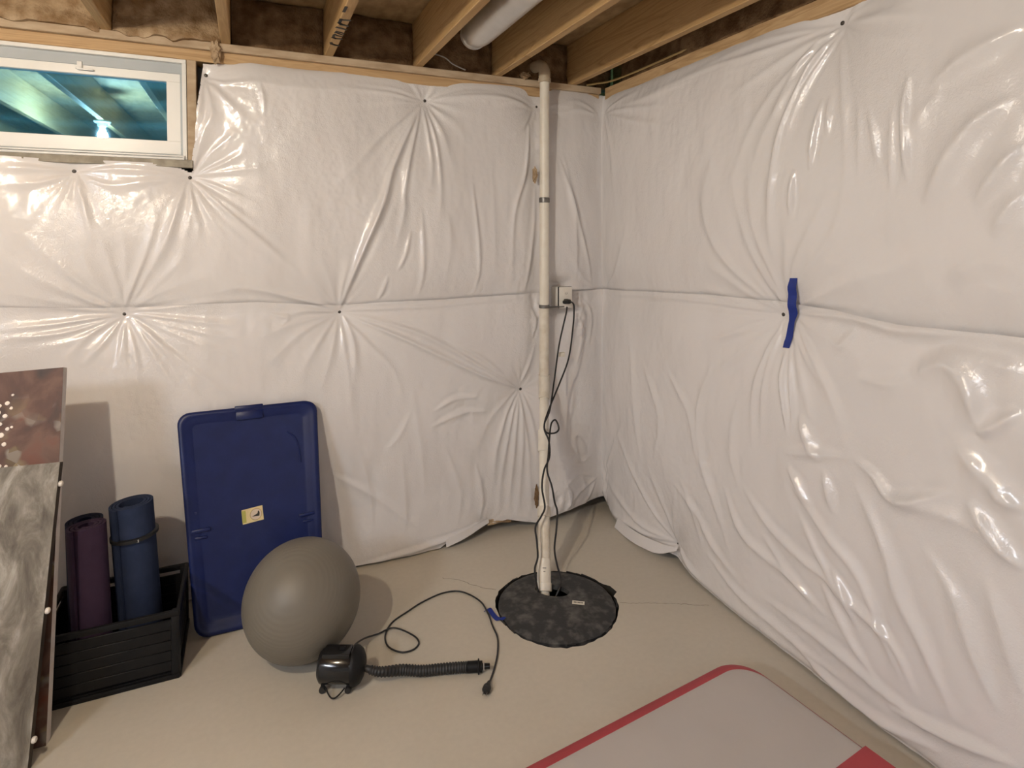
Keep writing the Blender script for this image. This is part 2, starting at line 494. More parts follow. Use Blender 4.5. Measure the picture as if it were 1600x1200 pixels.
# creases of the plastic: points (along the wall, height) in metres, height and width in millimetres
FOLDS_BACK = [
 ([(-2.675,1.973),(-2.658,1.896),(-2.64,1.827),(-2.608,1.658)],14,13,'r'),
 ([(-2.68,1.973),(-2.704,1.895),(-2.751,1.769)],6,12,'r'),
 ([(-2.684,1.984),(-2.804,1.995),(-2.934,1.989)],6,10,'r'),
 ([(-2.664,1.985),(-2.526,2.002),(-2.379,1.998),(-2.256,1.979)],6,9,'p'),
 ([(-2.664,1.974),(-2.551,1.928),(-2.404,1.947),(-2.258,1.964)],5,12,'p'),
 ([(-2.684,1.973),(-2.805,1.933),(-2.935,1.914)],6,12,'r'),
 ([(-2.248,1.956),(-2.286,1.833),(-2.327,1.685),(-2.385,1.545)],15,14,'r'),
 ([(-2.258,1.958),(-2.324,1.891),(-2.401,1.817)],5,12,'r'),
 ([(-2.219,1.987),(-2.103,2.04),(-1.991,2.107)],8,9,'r'),
 ([(-2.214,1.975),(-2.09,1.925),(-1.937,1.856)],8,9,'r'),
 ([(-2.213,1.981),(-2.089,2.004),(-1.892,2.038)],6,10,'r'),
 ([(-2.224,1.963),(-2.078,1.822),(-1.867,1.622),(-1.734,1.492)],9,10,'r'),
 ([(-2.224,1.966),(-2.104,1.876),(-1.952,1.756)],8,9,'r'),
 ([(-2.232,1.954),(-2.167,1.821),(-2.087,1.694)],10,10,'r'),
 ([(-2.238,1.953),(-2.215,1.835),(-2.196,1.694)],9,11,'r'),
 ([(-2.227,1.957),(-2.124,1.797),(-1.996,1.654)],6,10,'r'),
 ([(-2.226,1.998),(-2.19,2.134),(-2.127,2.303)],8,12,'r'),
 ([(-2.216,1.993),(-2.143,2.092),(-2.026,2.205)],7,10,'r'),
 ([(-2.235,1.95),(-2.231,1.82),(-2.259,1.67)],6,10,'r'),
 ([(-2.165,2.437),(-2.099,2.366),(-1.989,2.254)],7,12,'r'),
 ([(-2.16,2.444),(-2.057,2.43),(-1.902,2.453)],6,9,'r'),
 ([(-2.165,2.431),(-2.14,2.317),(-2.141,2.212)],7,12,'r'),
 ([(-2.171,2.431),(-2.188,2.298),(-2.206,2.163)],8,12,'r'),
 ([(-1.931,2.443),(-1.912,2.353),(-1.909,2.291)],4,8,'m'),
 ([(-2.502,1.372),(-2.465,1.483),(-2.403,1.656),(-2.361,1.809)],15,14,'r'),
 ([(-2.501,1.378),(-2.492,1.556),(-2.505,1.772)],8,14,'r'),
 ([(-2.506,1.378),(-2.538,1.529),(-2.601,1.771)],9,14,'r'),
 ([(-2.509,1.372),(-2.605,1.502),(-2.677,1.714)],8,14,'r'),
 ([(-2.514,1.37),(-2.664,1.504),(-2.852,1.714)],9,14,'r'),
 ([(-2.516,1.364),(-2.688,1.448),(-2.919,1.592)],8,13,'r'),
 ([(-2.521,1.361),(-2.7,1.404),(-2.943,1.472)],6,12,'r'),
 ([(-2.492,1.371),(-2.423,1.496),(-2.363,1.627),(-2.305,1.789)],8,12,'r'),
 ([(-2.487,1.371),(-2.386,1.466),(-2.255,1.611)],7,15,'r'),
 ([(-2.484,1.368),(-2.348,1.45),(-2.149,1.519)],5,16,'r'),
 ([(-2.516,1.355),(-2.724,1.388),(-2.944,1.41)],8,8,'r'),
 ([(-2.519,1.35),(-2.747,1.323),(-2.946,1.313)],10,8,'r'),
 ([(-2.517,1.344),(-2.725,1.282),(-2.946,1.275)],9,9,'r'),
 ([(-2.517,1.341),(-2.68,1.251),(-2.817,1.219)],5,12,'r'),
 ([(-2.487,1.36),(-2.31,1.374),(-2.11,1.392)],9,8,'r'),
 ([(-2.485,1.354),(-2.259,1.312),(-2.036,1.275)],9,9,'r'),
 ([(-2.485,1.348),(-2.285,1.278),(-2.015,1.205)],7,9,'r'),
 ([(-2.485,1.342),(-2.26,1.231),(-2.038,1.114)],8,11,'r'),
 ([(-2.487,1.339),(-2.364,1.214),(-2.155,1.016),(-2.018,0.894)],8,12,'r'),
 ([(-2.49,1.334),(-2.402,1.188),(-2.263,0.936)],9,11,'r'),
 ([(-2.495,1.331),(-2.458,1.148),(-2.429,0.896)],10,12,'r'),
 ([(-2.5,1.331),(-2.497,1.151),(-2.473,0.945)],8,13,'r'),
 ([(-2.507,1.332),(-2.519,1.182),(-2.553,1.041)],7,11,'r'),
 ([(-2.512,1.332),(-2.571,1.244),(-2.663,1.131)],9,10,'r'),
 ([(-2.514,1.338),(-2.621,1.276),(-2.727,1.165)],8,10,'r'),
 ([(-2.482,1.336),(-2.313,1.136),(-2.184,0.912)],6,12,'r'),
 ([(-1.58,1.326),(-1.75,1.386),(-1.998,1.453),(-2.15,1.434)],10,11,'r'),
 ([(-1.58,1.313),(-1.72,1.327),(-1.84,1.301)],9,9,'r'),
 ([(-1.899,1.323),(-1.811,1.296),(-1.841,1.272)],5,8,'m'),
 ([(-1.56,1.339),(-1.547,1.453),(-1.51,1.608)],12,11,'r'),
 ([(-1.57,1.336),(-1.61,1.472),(-1.671,1.636)],6,13,'r'),
 ([(-1.576,1.333),(-1.657,1.441),(-1.763,1.572)],6,13,'r'),
 ([(-1.554,1.338),(-1.505,1.452),(-1.465,1.567)],7,11,'r'),
 ([(-1.121,2.407),(-1.199,2.264),(-1.289,2.066),(-1.341,1.885),(-1.432,1.667),(-1.511,1.469),(-1.551,1.338)],16,13,'p'),
 ([(-1.128,2.396),(-1.192,2.145),(-1.228,1.939),(-1.232,1.82),(-1.285,1.625)],13,11,'r'),
 ([(-1.114,2.404),(-1.093,2.255),(-1.076,2.1),(-1.087,1.961)],12,10,'r'),
 ([(-1.103,2.405),(-1.05,2.223),(-1.03,1.98),(-1.041,1.788)],11,10,'r'),
 ([(-1.139,2.409),(-1.329,2.245),(-1.488,2.057),(-1.584,1.951)],9,15,'r'),
 ([(-1.132,2.403),(-1.261,2.202),(-1.357,2.002),(-1.407,1.884)],8,12,'r'),
 ([(-1.135,2.406),(-1.312,2.189),(-1.43,2.033)],5,12,'r'),
 ([(-1.093,2.406),(-1.014,2.277),(-0.96,2.081)],6,12,'r'),
 ([(-1.086,2.417),(-0.941,2.335),(-0.866,2.199)],4,14,'r'),
 ([(-1.139,2.436),(-1.328,2.459),(-1.602,2.458)],7,8,'r'),
 ([(-1.139,2.45),(-1.277,2.484),(-1.491,2.489)],7,8,'r'),
 ([(-1.139,2.429),(-1.361,2.403),(-1.588,2.366)],4,12,'r'),
 ([(-1.082,2.435),(-0.903,2.479),(-0.673,2.494),(-0.463,2.454)],7,9,'p'),
 ([(-1.082,2.445),(-0.866,2.507),(-0.593,2.523)],6,8,'r'),
 ([(-1.121,2.452),(-1.149,2.49),(-1.163,2.529)],12,8,'r'),
 ([(-1.093,2.454),(-1.057,2.499),(-1.042,2.542)],14,8,'r'),
 ([(-0.848,2.004),(-0.818,1.736),(-0.81,1.52),(-0.841,1.369)],7,9,'m'),
 ([(-1.134,1.856),(-1.132,1.527),(-1.157,1.368)],6,10,'m'),
 ([(-1.319,1.497),(-1.344,1.413),(-1.367,1.37)],8,8,'m'),
 ([(-0.488,2.352),(-0.52,2.072),(-0.581,1.867),(-0.606,1.626),(-0.622,1.383)],11,11,'r'),
 ([(-0.45,2.0),(-0.462,1.738),(-0.52,1.379)],10,10,'m'),
 ([(-1.194,1.735),(-1.23,1.597),(-1.272,1.513)],6,8,'m'),
 ([(-0.997,1.841),(-0.979,1.665),(-1.017,1.419)],3,14,'m'),
 ([(-0.732,2.135),(-0.713,1.773),(-0.721,1.445)],3,16,'m'),
 ([(-0.463,2.439),(-0.533,2.33),(-0.633,2.268)],6,10,'r'),
 ([(-0.463,2.447),(-0.593,2.472),(-0.712,2.443)],5,9,'r'),
 ([(-0.302,2.176),(-0.232,1.969),(-0.142,1.692),(-0.055,1.397)],9,10,'m'),
 ([(-0.276,2.197),(-0.201,1.855),(-0.182,1.428)],6,12,'m'),
 ([(-0.018,2.446),(-0.172,2.464),(-0.302,2.423)],6,10,'r'),
 ([(-0.019,2.454),(-0.15,2.512),(-0.281,2.5)],6,9,'r'),
 ([(-0.032,1.384),(-0.146,1.466),(-0.257,1.662)],5,12,'r'),
 ([(-0.023,1.376),(-0.168,1.381),(-0.257,1.373)],7,8,'r'),
 ([(-1.548,1.305),(-1.197,1.138),(-0.831,0.941),(-0.569,0.82)],10,10,'p'),
 ([(-1.538,1.304),(-1.162,1.187),(-0.753,0.941),(-0.569,0.823)],8,9,'p'),
 ([(-0.981,1.115),(-0.792,1.018),(-0.593,0.844)],6,9,'m'),
 ([(-1.545,1.318),(-1.334,1.321),(-0.98,1.325),(-0.478,1.351)],6,8,'r'),
 ([(-1.545,1.311),(-1.266,1.256),(-0.906,1.253)],4,12,'r'),
 ([(-1.538,1.285),(-1.494,1.152),(-1.492,0.935)],14,13,'r'),
 ([(-1.548,1.292),(-1.409,1.129),(-1.295,1.001),(-1.24,0.823)],9,12,'r'),
 ([(-1.564,1.286),(-1.613,1.078),(-1.668,0.913)],9,13,'r'),
 ([(-1.577,1.293),(-1.659,1.18),(-1.753,1.025)],7,12,'r'),
 ([(-1.554,1.285),(-1.534,1.072),(-1.488,0.665)],6,14,'r'),
 ([(-1.583,1.3),(-1.751,1.219),(-1.901,1.071)],6,12,'r'),
 ([(-1.58,1.307),(-1.781,1.269),(-1.958,1.201)],6,11,'r'),
 ([(-0.553,0.791),(-0.634,0.681),(-0.706,0.485),(-0.73,0.247)],9,11,'r'),
 ([(-0.544,0.783),(-0.585,0.543),(-0.634,0.118)],9,11,'r'),
 ([(-0.536,0.782),(-0.54,0.461),(-0.573,0.106)],9,11,'r'),
 ([(-0.524,0.788),(-0.469,0.604),(-0.435,0.35)],9,10,'r'),
 ([(-0.548,0.791),(-0.606,0.64),(-0.666,0.386),(-0.698,0.111)],8,10,'r'),
 ([(-0.569,0.801),(-0.734,0.674),(-0.831,0.503)],6,13,'r'),
 ([(-0.54,0.779),(-0.503,0.456),(-0.49,0.148)],7,10,'r'),
 ([(-0.532,0.838),(-0.474,0.984),(-0.445,1.096)],11,9,'r'),
 ([(-0.569,0.82),(-0.674,0.89),(-0.831,0.934)],5,10,'r'),
 ([(-1.074,0.751),(-0.963,0.803),(-0.812,0.801)],7,10,'m'),
 ([(-1.099,0.666),(-0.907,0.724),(-0.734,0.711)],6,11,'m'),
 ([(-1.198,0.905),(-1.147,0.549),(-1.13,0.334)],4,16,'m'),
 ([(-1.618,0.5),(-1.373,0.324),(-1.148,0.125)],6,14,'m'),
 ([(-1.472,0.596),(-1.423,0.384),(-1.408,0.176)],5,14,'m'),
 ([(-1.02,0.566),(-0.927,0.3),(-0.947,0.085)],4,14,'m'),
 ([(-1.252,0.564),(-1.236,0.282),(-1.244,0.109)],4,14,'m'),
 ([(-1.489,0.015),(-1.202,0.03),(-0.984,0.049),(-0.754,0.092)],8,9,'m'),
 ([(-1.338,0.576),(-1.269,0.636),(-1.199,0.766)],4,12,'m'),
 ([(-0.831,0.43),(-0.793,0.24),(-0.813,0.096)],6,11,'m'),
 ([(-0.299,0.97),(-0.211,0.806),(-0.254,0.498)],4,14,'m'),
 ([(-0.254,0.459),(-0.142,0.325),(-0.028,0.387)],4,12,'m'),
 ([(-0.009,0.203),(-0.142,0.146),(-0.253,0.067)],10,9,'r'),
 ([(-0.018,0.193),(-0.082,0.095),(-0.164,0.018)],9,9,'r'),
 ([(-0.027,0.21),(-0.165,0.249),(-0.297,0.153)],6,10,'r'),
 ([(-0.245,0.203),(-0.218,0.139),(-0.253,0.047)],9,8,'m'),
 ([(-0.449,1.323),(-0.407,1.245),(-0.436,1.133)],12,9,'m'),
 ([(-0.478,1.287),(-0.449,1.21),(-0.47,1.098)],10,9,'m'),
 ([(-0.407,1.321),(-0.386,1.206),(-0.419,1.037)],9,8,'m'),
 ([(-0.212,1.274),(-0.145,1.114),(-0.189,0.922)],7,9,'m'),
 ([(-0.146,1.349),(-0.077,1.228),(-0.099,1.032)],7,9,'m'),
]
FOLDS_RIGHT = [
 ([(1.592,2.475),(1.498,2.433),(1.399,2.301),(1.344,2.197)],12,11,'r'),
 ([(1.598,2.467),(1.499,2.364),(1.398,2.162),(1.351,1.988),(1.331,1.806),(1.333,1.661),(1.36,1.575)],16,13,'r'),
 ([(1.603,2.463),(1.488,2.293),(1.414,2.121),(1.38,1.959)],13,11,'r'),
 ([(1.587,2.487),(1.275,2.476),(0.891,2.487),(0.353,2.452)],7,12,'r'),
 ([(1.587,2.477),(1.357,2.406),(1.098,2.322)],7,13,'r'),
 ([(1.584,2.485),(1.205,2.528),(0.706,2.483)],6,12,'r'),
 ([(1.59,2.474),(1.405,2.351),(1.245,2.189),(1.103,1.929)],7,15,'r'),
 ([(1.593,2.471),(1.45,2.327),(1.296,2.126),(1.213,1.92)],6,14,'r'),
 ([(1.621,2.471),(1.772,2.379),(1.939,2.329)],5,16,'r'),
 ([(1.621,2.49),(1.663,2.521),(1.687,2.54)],12,10,'r'),
 ([(1.589,2.505),(1.546,2.548),(1.518,2.576)],8,9,'r'),
 ([(1.621,2.483),(1.815,2.441),(2.013,2.365)],6,14,'r'),
 ([(1.556,2.218),(1.528,2.078),(1.516,1.95)],10,9,'m'),
 ([(1.589,2.223),(1.587,2.14),(1.588,2.069)],6,8,'m'),
 ([(1.447,1.965),(1.436,1.878),(1.432,1.764)],10,9,'m'),
 ([(1.606,2.429),(1.643,2.211),(1.659,1.978),(1.632,1.782),(1.573,1.664)],7,15,'r'),
 ([(1.748,2.133),(1.766,2.042),(1.779,1.942)],6,10,'m'),
 ([(1.833,2.138),(1.827,1.979),(1.82,1.84)],6,10,'m'),
 ([(1.885,2.231),(1.871,2.099),(1.884,1.868)],9,10,'m'),
 ([(1.705,2.175),(1.712,2.039),(1.705,1.904)],4,12,'m'),
 ([(1.349,1.4),(1.281,1.525),(1.187,1.728),(1.11,1.985)],8,15,'r'),
 ([(1.343,1.394),(1.22,1.474),(1.028,1.641),(0.933,1.852),(0.982,2.057)],8,16,'r'),
 ([(1.362,1.407),(1.321,1.554),(1.24,1.741),(1.22,1.947)],7,14,'r'),
 ([(1.381,1.409),(1.447,1.523),(1.587,1.676),(1.698,1.86)],7,16,'r'),
 ([(1.375,1.413),(1.431,1.573),(1.544,1.773),(1.61,1.889)],7,14,'r'),
 ([(1.356,1.406),(1.322,1.474),(1.27,1.597)],9,9,'r'),
 ([(1.372,1.413),(1.391,1.571),(1.428,1.777)],6,14,'r'),
 ([(1.388,1.404),(1.589,1.497),(1.829,1.592),(1.989,1.64)],6,20,'r'),
 ([(1.337,1.388),(1.11,1.413),(0.813,1.479)],5,18,'r'),
 ([(1.336,1.393),(1.184,1.449),(0.945,1.579)],6,15,'r'),
 ([(2.182,2.095),(2.072,2.024),(1.988,1.899),(1.933,1.803)],14,24,'m'),
 ([(2.194,2.287),(2.051,2.234),(1.952,2.175)],12,24,'m'),
 ([(2.2,1.959),(2.132,1.867),(2.084,1.795)],12,18,'m'),
 ([(2.203,1.825),(2.158,1.755),(2.127,1.7)],9,18,'m'),
 ([(1.98,2.158),(1.905,2.052),(1.867,1.89)],6,20,'m'),
 ([(2.192,1.61),(2.096,1.624),(1.991,1.56)],6,24,'m'),
 ([(1.343,1.384),(1.11,1.39),(0.718,1.388),(0.138,1.356)],7,9,'r'),
 ([(1.394,1.395),(1.669,1.406),(1.833,1.385),(2.03,1.402),(2.196,1.405)],8,12,'r'),
 ([(1.33,1.371),(1.11,1.35),(0.814,1.346)],5,10,'r'),
 ([(1.35,1.358),(1.286,1.187),(1.24,1.026),(1.236,0.789)],11,10,'r'),
 ([(1.363,1.354),(1.313,1.192),(1.288,1.025),(1.284,0.832)],9,9,'r'),
 ([(1.39,1.246),(1.382,1.126),(1.412,0.99),(1.426,0.903)],13,9,'m'),
 ([(1.408,1.262),(1.423,1.135),(1.443,1.011),(1.438,0.907)],10,8,'m'),
 ([(1.413,1.366),(1.539,1.21),(1.628,1.049),(1.69,0.879)],9,15,'r'),
 ([(1.419,1.377),(1.592,1.317),(1.732,1.271)],7,15,'r'),
 ([(1.407,1.355),(1.487,1.225),(1.573,1.131)],8,11,'r'),
 ([(1.34,1.362),(1.112,1.264),(0.839,1.198)],7,13,'r'),
 ([(1.337,1.367),(1.222,1.328),(1.033,1.235)],8,10,'r'),
 ([(1.347,1.358),(1.187,1.211),(0.994,1.042),(0.911,0.838)],7,16,'r'),
 ([(1.401,1.354),(1.467,1.17),(1.528,0.984),(1.572,0.85)],7,14,'r'),
 ([(1.592,1.317),(1.632,1.299),(1.694,1.379)],7,14,'m'),
 ([(1.898,1.243),(1.995,1.304),(2.068,1.256),(2.109,1.113)],17,26,'m'),
 ([(2.102,1.111),(2.153,1.16),(2.214,1.217)],15,16,'m'),
 ([(1.976,1.347),(2.101,1.34),(2.212,1.325)],12,26,'m'),
 ([(1.697,1.195),(1.836,1.203),(1.919,1.253)],6,16,'m'),
 ([(1.473,1.007),(1.521,0.907),(1.572,0.85)],13,18,'m'),
 ([(1.697,0.912),(1.778,0.877),(1.864,0.821),(2.039,0.916)],12,14,'m'),
 ([(1.402,0.83),(1.599,0.884),(1.702,0.906)],7,14,'m'),
 ([(1.428,0.787),(1.504,0.7),(1.547,0.668)],11,13,'m'),
 ([(1.586,0.83),(1.615,0.744),(1.634,0.68)],10,13,'m'),
 ([(2.036,1.071),(2.124,0.994),(2.22,0.93)],13,26,'m'),
 ([(2.075,0.907),(2.152,0.816),(2.223,0.768)],14,20,'m'),
 ([(1.842,0.812),(2.004,0.838),(2.11,0.825)],8,22,'m'),
 ([(2.141,0.972),(2.165,0.944),(2.219,0.948)],6,14,'m'),
 ([(0.728,0.458),(0.908,0.37),(1.012,0.263),(1.183,0.186)],7,13,'m'),
 ([(1.074,0.574),(1.179,0.428),(1.304,0.369),(1.471,0.34),(1.568,0.267)],8,13,'m'),
 ([(1.188,0.617),(1.295,0.535),(1.376,0.484),(1.499,0.444),(1.62,0.419),(1.723,0.334)],8,13,'m'),
 ([(1.476,0.63),(1.583,0.486),(1.69,0.393),(1.85,0.333),(1.941,0.199)],9,13,'m'),
 ([(1.627,0.483),(1.685,0.406),(1.728,0.307)],8,10,'m'),
 ([(1.429,0.735),(1.604,0.594),(1.738,0.493),(1.829,0.319),(1.899,0.223)],8,14,'m'),
 ([(1.703,0.837),(1.823,0.65),(1.873,0.511),(1.954,0.387),(2.052,0.208)],10,18,'m'),
 ([(1.948,0.709),(2.045,0.596),(2.1,0.451),(2.161,0.319)],9,18,'m'),
 ([(1.29,0.188),(1.61,0.181),(1.854,0.147),(2.071,0.152)],8,13,'m'),
 ([(1.469,0.092),(1.74,0.031),(2.017,0.085)],9,12,'m'),
 ([(1.854,0.114),(2.053,0.158),(2.218,0.213)],12,12,'m'),
 ([(0.962,0.208),(1.165,0.133),(1.438,0.099),(1.69,0.089)],7,12,'m'),
 ([(0.321,1.244),(0.398,0.805),(0.46,0.447)],4,15,'m'),
 ([(0.672,1.022),(0.843,0.845),(0.914,0.606)],6,14,'m'),
 ([(0.455,1.031),(0.623,0.759),(0.572,0.503)],5,15,'m'),
 ([(1.001,1.134),(0.911,0.869),(0.94,0.631),(1.051,0.431),(1.144,0.253)],6,14,'m'),
 ([(1.153,0.991),(1.118,0.751),(1.177,0.57)],5,14,'m'),
 ([(0.777,0.509),(0.872,0.386),(0.94,0.228)],5,12,'m'),
 ([(0.682,0.118),(0.564,0.223),(0.39,0.367),(0.212,0.55)],9,12,'r'),
 ([(0.692,0.13),(0.659,0.264),(0.54,0.44)],9,11,'r'),
 ([(0.676,0.112),(0.404,0.118),(0.041,0.219)],9,11,'r'),
 ([(0.677,0.109),(0.464,0.073),(0.148,0.045)],9,10,'r'),
 ([(0.712,0.106),(0.806,0.067),(0.921,0.047)],12,10,'r'),
 ([(0.697,0.135),(0.73,0.294),(0.753,0.435)],7,12,'r'),
 ([(0.005,0.206),(0.042,0.08),(0.079,0.016)],8,9,'r'),
 ([(0.019,0.231),(0.145,0.433),(0.307,0.671)],6,12,'r'),
 ([(0.017,2.451),(0.384,2.34),(0.757,2.242)],5,14,'r'),
 ([(0.017,2.459),(0.228,2.496),(0.382,2.51)],7,8,'r'),
 ([(0.017,2.451),(0.323,2.422),(0.657,2.373)],6,10,'r'),
 ([(0.018,2.435),(0.131,2.233),(0.167,1.965)],5,15,'r'),
 ([(0.025,1.386),(0.204,1.513),(0.298,1.773)],5,14,'r'),
 ([(1.579,0.41),(1.712,0.246),(1.809,0.171)],6,12,'m'),
 ([(2.129,0.7),(2.181,0.541),(2.214,0.414)],8,18,'m'),
 ([(1.303,0.456),(1.434,0.359),(1.608,0.279)],6,12,'m'),
]


# ------------------------------------------------------------------ large structure
X0, Y0 = -7.2, -6.6          # far sides of the basement, behind and left of the camera
SUMP = (-0.70, -0.745)

# floor with a ragged pit opening for the sump
bm_ = bmesh.new()
ov = [bm_.verts.new(p) for p in ((X0, Y0, 0), (0.2, Y0, 0), (0.2, 0.2, 0), (X0, 0.2, 0))]
iv = []
for k in range(72):
    a = 2 * math.pi * k / 72
    r_ = 0.283 + 0.006 * math.sin(3 * a + 1) + rnd.uniform(-0.004, 0.005) + (0.022 if k in (0, 1, 71) else 0)
    iv.append(bm_.verts.new((SUMP[0] + r_ * math.cos(a), SUMP[1] + r_ * math.sin(a), 0)))
ed = [bm_.edges.new((ov[i], ov[(i + 1) % 4])) for i in range(4)] + [bm_.edges.new((iv[i], iv[(i + 1) % 72])) for i in range(72)]
bmesh.ops.triangle_fill(bm_, use_beauty=True, use_dissolve=False, edges=ed)
floor_mb = MB().bm(bm_)
floor_mb.f = [q for q in floor_mb.f if math.hypot(sum(floor_mb.v[i][0] for i in q) / len(q) - SUMP[0], sum(floor_mb.v[i][1] for i in q) / len(q) - SUMP[1]) > 0.2745]
floor = struct('floor', floor_mb, 'floor', 'smooth tan concrete basement floor', origin=(-3, -3, 0), smooth=False)
pit = MB()
ring0 = [floor_mb.v[4 + k] for k in range(72)]
ring1 = [(SUMP[0] + (x - SUMP[0]) * .97, SUMP[1] + (y - SUMP[1]) * .97, -0.16) for x, y, z in ring0]
pit.rings([ring0, ring1], cap0=False, cap1=True)
struct('pit_wall', pit, 'pit', parent=floor)
for pts in ([(-0.424, -0.85), (-0.33, -0.895), (-0.23, -0.94), (-0.14, -0.99), (-0.06, -1.03)], [(-0.915, -0.525), (-0.99, -0.455), (-1.05, -0.375), (-1.12, -0.325)]):
    cm = MB()
    pp = spline(pts, 8)
    pp = [np.array([p[0] + rnd.uniform(-.003, .003), p[1] + rnd.uniform(-.003, .003)]) for p in pp]
    for p, q in zip(pp[:-1], pp[1:]):
        d_ = q - p
        cm.box(((p[0] + q[0]) / 2, (p[1] + q[1]) / 2, 0.0001), (float(np.hypot(*d_)) + .002, rnd.uniform(.0010, .0022), .0006), rot=math.atan2(d_[1], d_[0]))
    struct('hairline_crack', cm, 'crack', parent=floor, smooth=False)

# the back wall is built in pieces around the window opening
WX0, WX1, WZ0, WZ1 = -3.62, -2.245, 2.055, 2.525      # window rough opening
wb = MB()
wb.box(((WX1 + 0.34) / 2, 0.24, 1.28), (0.34 - WX1, 0.2, 2.56))
wb.box(((X0 + WX0) / 2, 0.24, 1.28), (WX0 - X0, 0.2, 2.56))
wb.box(((WX0 + WX1) / 2, 0.24, WZ0 / 2), (WX1 - WX0, 0.2, WZ0))
struct('wall_back', wb, 'concrete_wall', 'grey concrete foundation wall behind the plastic sheeting, holding the small window', smooth=False)
struct('wall_right', MB().box((0.24, -3.2, 1.28), (0.2, 6.9, 2.56)), 'concrete_wall', 'grey concrete foundation wall behind the plastic sheeting on the right', smooth=False)
struct('wall_left', MB().box((X0 - 0.1, -3.2, 1.42), (0.2, 7.0, 2.85)), 'film_plain', 'far white plastic covered basement wall', smooth=False)
struct('wall_front', MB().box((-3.5, Y0 - 0.1, 1.42), (7.6, 0.2, 2.85)), 'film_plain', 'white plastic covered basement wall behind the camera', smooth=False)

# ceiling: subfloor with joists, rim boards
ZJ = 2.612
ceil = struct('ceiling', MB().box((-3.5, -3.1, ZJ + 0.245 + 0.01), (7.6, 7.4, 0.02)), 'osb', 'open basement ceiling of wooden subfloor and joists', smooth=False)
JX = [-0.19, -0.68, -1.14, -1.605, -2.075, -2.55, -3.03, -3.51, -3.99, -4.47, -4.95, -5.43, -5.91, -6.39, -6.87]
jm = None
for i, x in enumerate(JX):
    mb = MB().box((x, -3.2, ZJ + 0.1225), (0.042, 6.78, 0.245), bevel=0.003, seg=1)
    o = obj('joist', mb, 'joist', ceil, smooth=False)
    # different grain on every joist
    off = Vector((x, -3.2 + 0.37 * i, ZJ))
    o.data.transform(Matrix.Translation(Vector(WLOC[ceil.name]) - off))
    o.location = off - Vector(WLOC[ceil.name])
obj('rim_board', MB().box((-3.5, 0.235, ZJ + 0.1225), (7.5, 0.04, 0.245)), 'joist', ceil, smooth=False)
obj('rim_board', MB().box((0.235, -3.2, ZJ + 0.1225), (0.04, 6.8, 0.245)), 'joist', ceil, smooth=False)

# sill plates on top of the foundation walls
struct('trim_1', MB().box((-3.6, 0.12, 2.549), (7.2, 0.19, 0.052), bevel=.003, seg=1), 'plate', 'lower pine sill plate along the top of the left plastic wall', smooth=False)
struct('trim_2', MB().box((-3.6, 0.105, 2.5935), (7.2, 0.21, 0.037), bevel=.003, seg=1), 'sill_seal', 'pale upper sill strip under the joist ends', smooth=False)
struct('trim_3', MB().box((0.12, -3.2, 2.575), (0.19, 6.4, 0.074), bevel=.003, seg=1), 'plate_y', 'pine sill plate along the top of the right plastic wall', smooth=False)

# ------------------------------------------------------------------ plastic faced insulation blankets
def fold_field(S, Zg, folds):
    """sum of creases; S, Zg are 2D arrays"""
    H = np.zeros_like(S)
    for pts, amp, wd, kind in folds:
        A = amp * 0.0014; W = wd * 0.00135
        C_ = np.array(spline(pts, 5))
        pad = W * 4.5
        inb = (S > C_[:, 0].min() - pad) & (S < C_[:, 0].max() + pad) & (Zg > C_[:, 1].min() - pad) & (Zg < C_[:, 1].max() + pad)
        idx = np.nonzero(inb)
        if idx[0].size == 0:
            continue
        px = S[idx]; pz = Zg[idx]
        best = np.full(px.shape, 1e9); side = np.zeros_like(px); tt = np.zeros_like(px)
        seg = C_[1:] - C_[:-1]; L = np.hypot(seg[:, 0], seg[:, 1]); cum = np.concatenate([[0], np.cumsum(L)]); tot = cum[-1]
        for i in range(len(seg)):
            dx = px - C_[i, 0]; dz = pz - C_[i, 1]
            t = np.clip((dx * seg[i, 0] + dz * seg[i, 1]) / (L[i] ** 2 + 1e-12), 0, 1)
            ex = dx - t * seg[i, 0]; ez = dz - t * seg[i, 1]
            d = np.hypot(ex, ez)
            b_ = d < best
            best = np.where(b_, d, best)
            sg = np.sign(seg[i, 0] * dz - seg[i, 1] * dx)
            side = np.where(b_, sg, side)
            tt = np.where(b_, (cum[i] + t * L[i]) / tot, tt)
        if kind == 'r':
            w = W * (0.30 + 0.95 * tt ** 0.7); a = A * np.minimum(1, 0.25 + tt * 5) * np.clip(1 - tt, 0, 1) ** 0.6
        elif kind == 'p':
            q = np.minimum(tt, 1 - tt) * 2
            w = W * (0.35 + 0.75 * q ** 0.6); a = A * np.minimum(1, 0.25 + q * 3)
        else:
            q = np.minimum(tt, 1 - tt) * 2
            w = W * (0.55 + 0.5 * q); a = A * np.clip(q * 1.6, 0, 1) ** 0.8
        u = best / w
        us = u * side
        prof = 0.95 / (1 + u ** 2) ** 1.5 + 0.28 * np.exp(-(u / 3.0) ** 2) - 0.42 * np.exp(-((us - 2.0) / 1.2) ** 2) - 0.15 * np.exp(-((us + 2.3) / 1.3) ** 2)
        H[idx] += a * prof
    return H


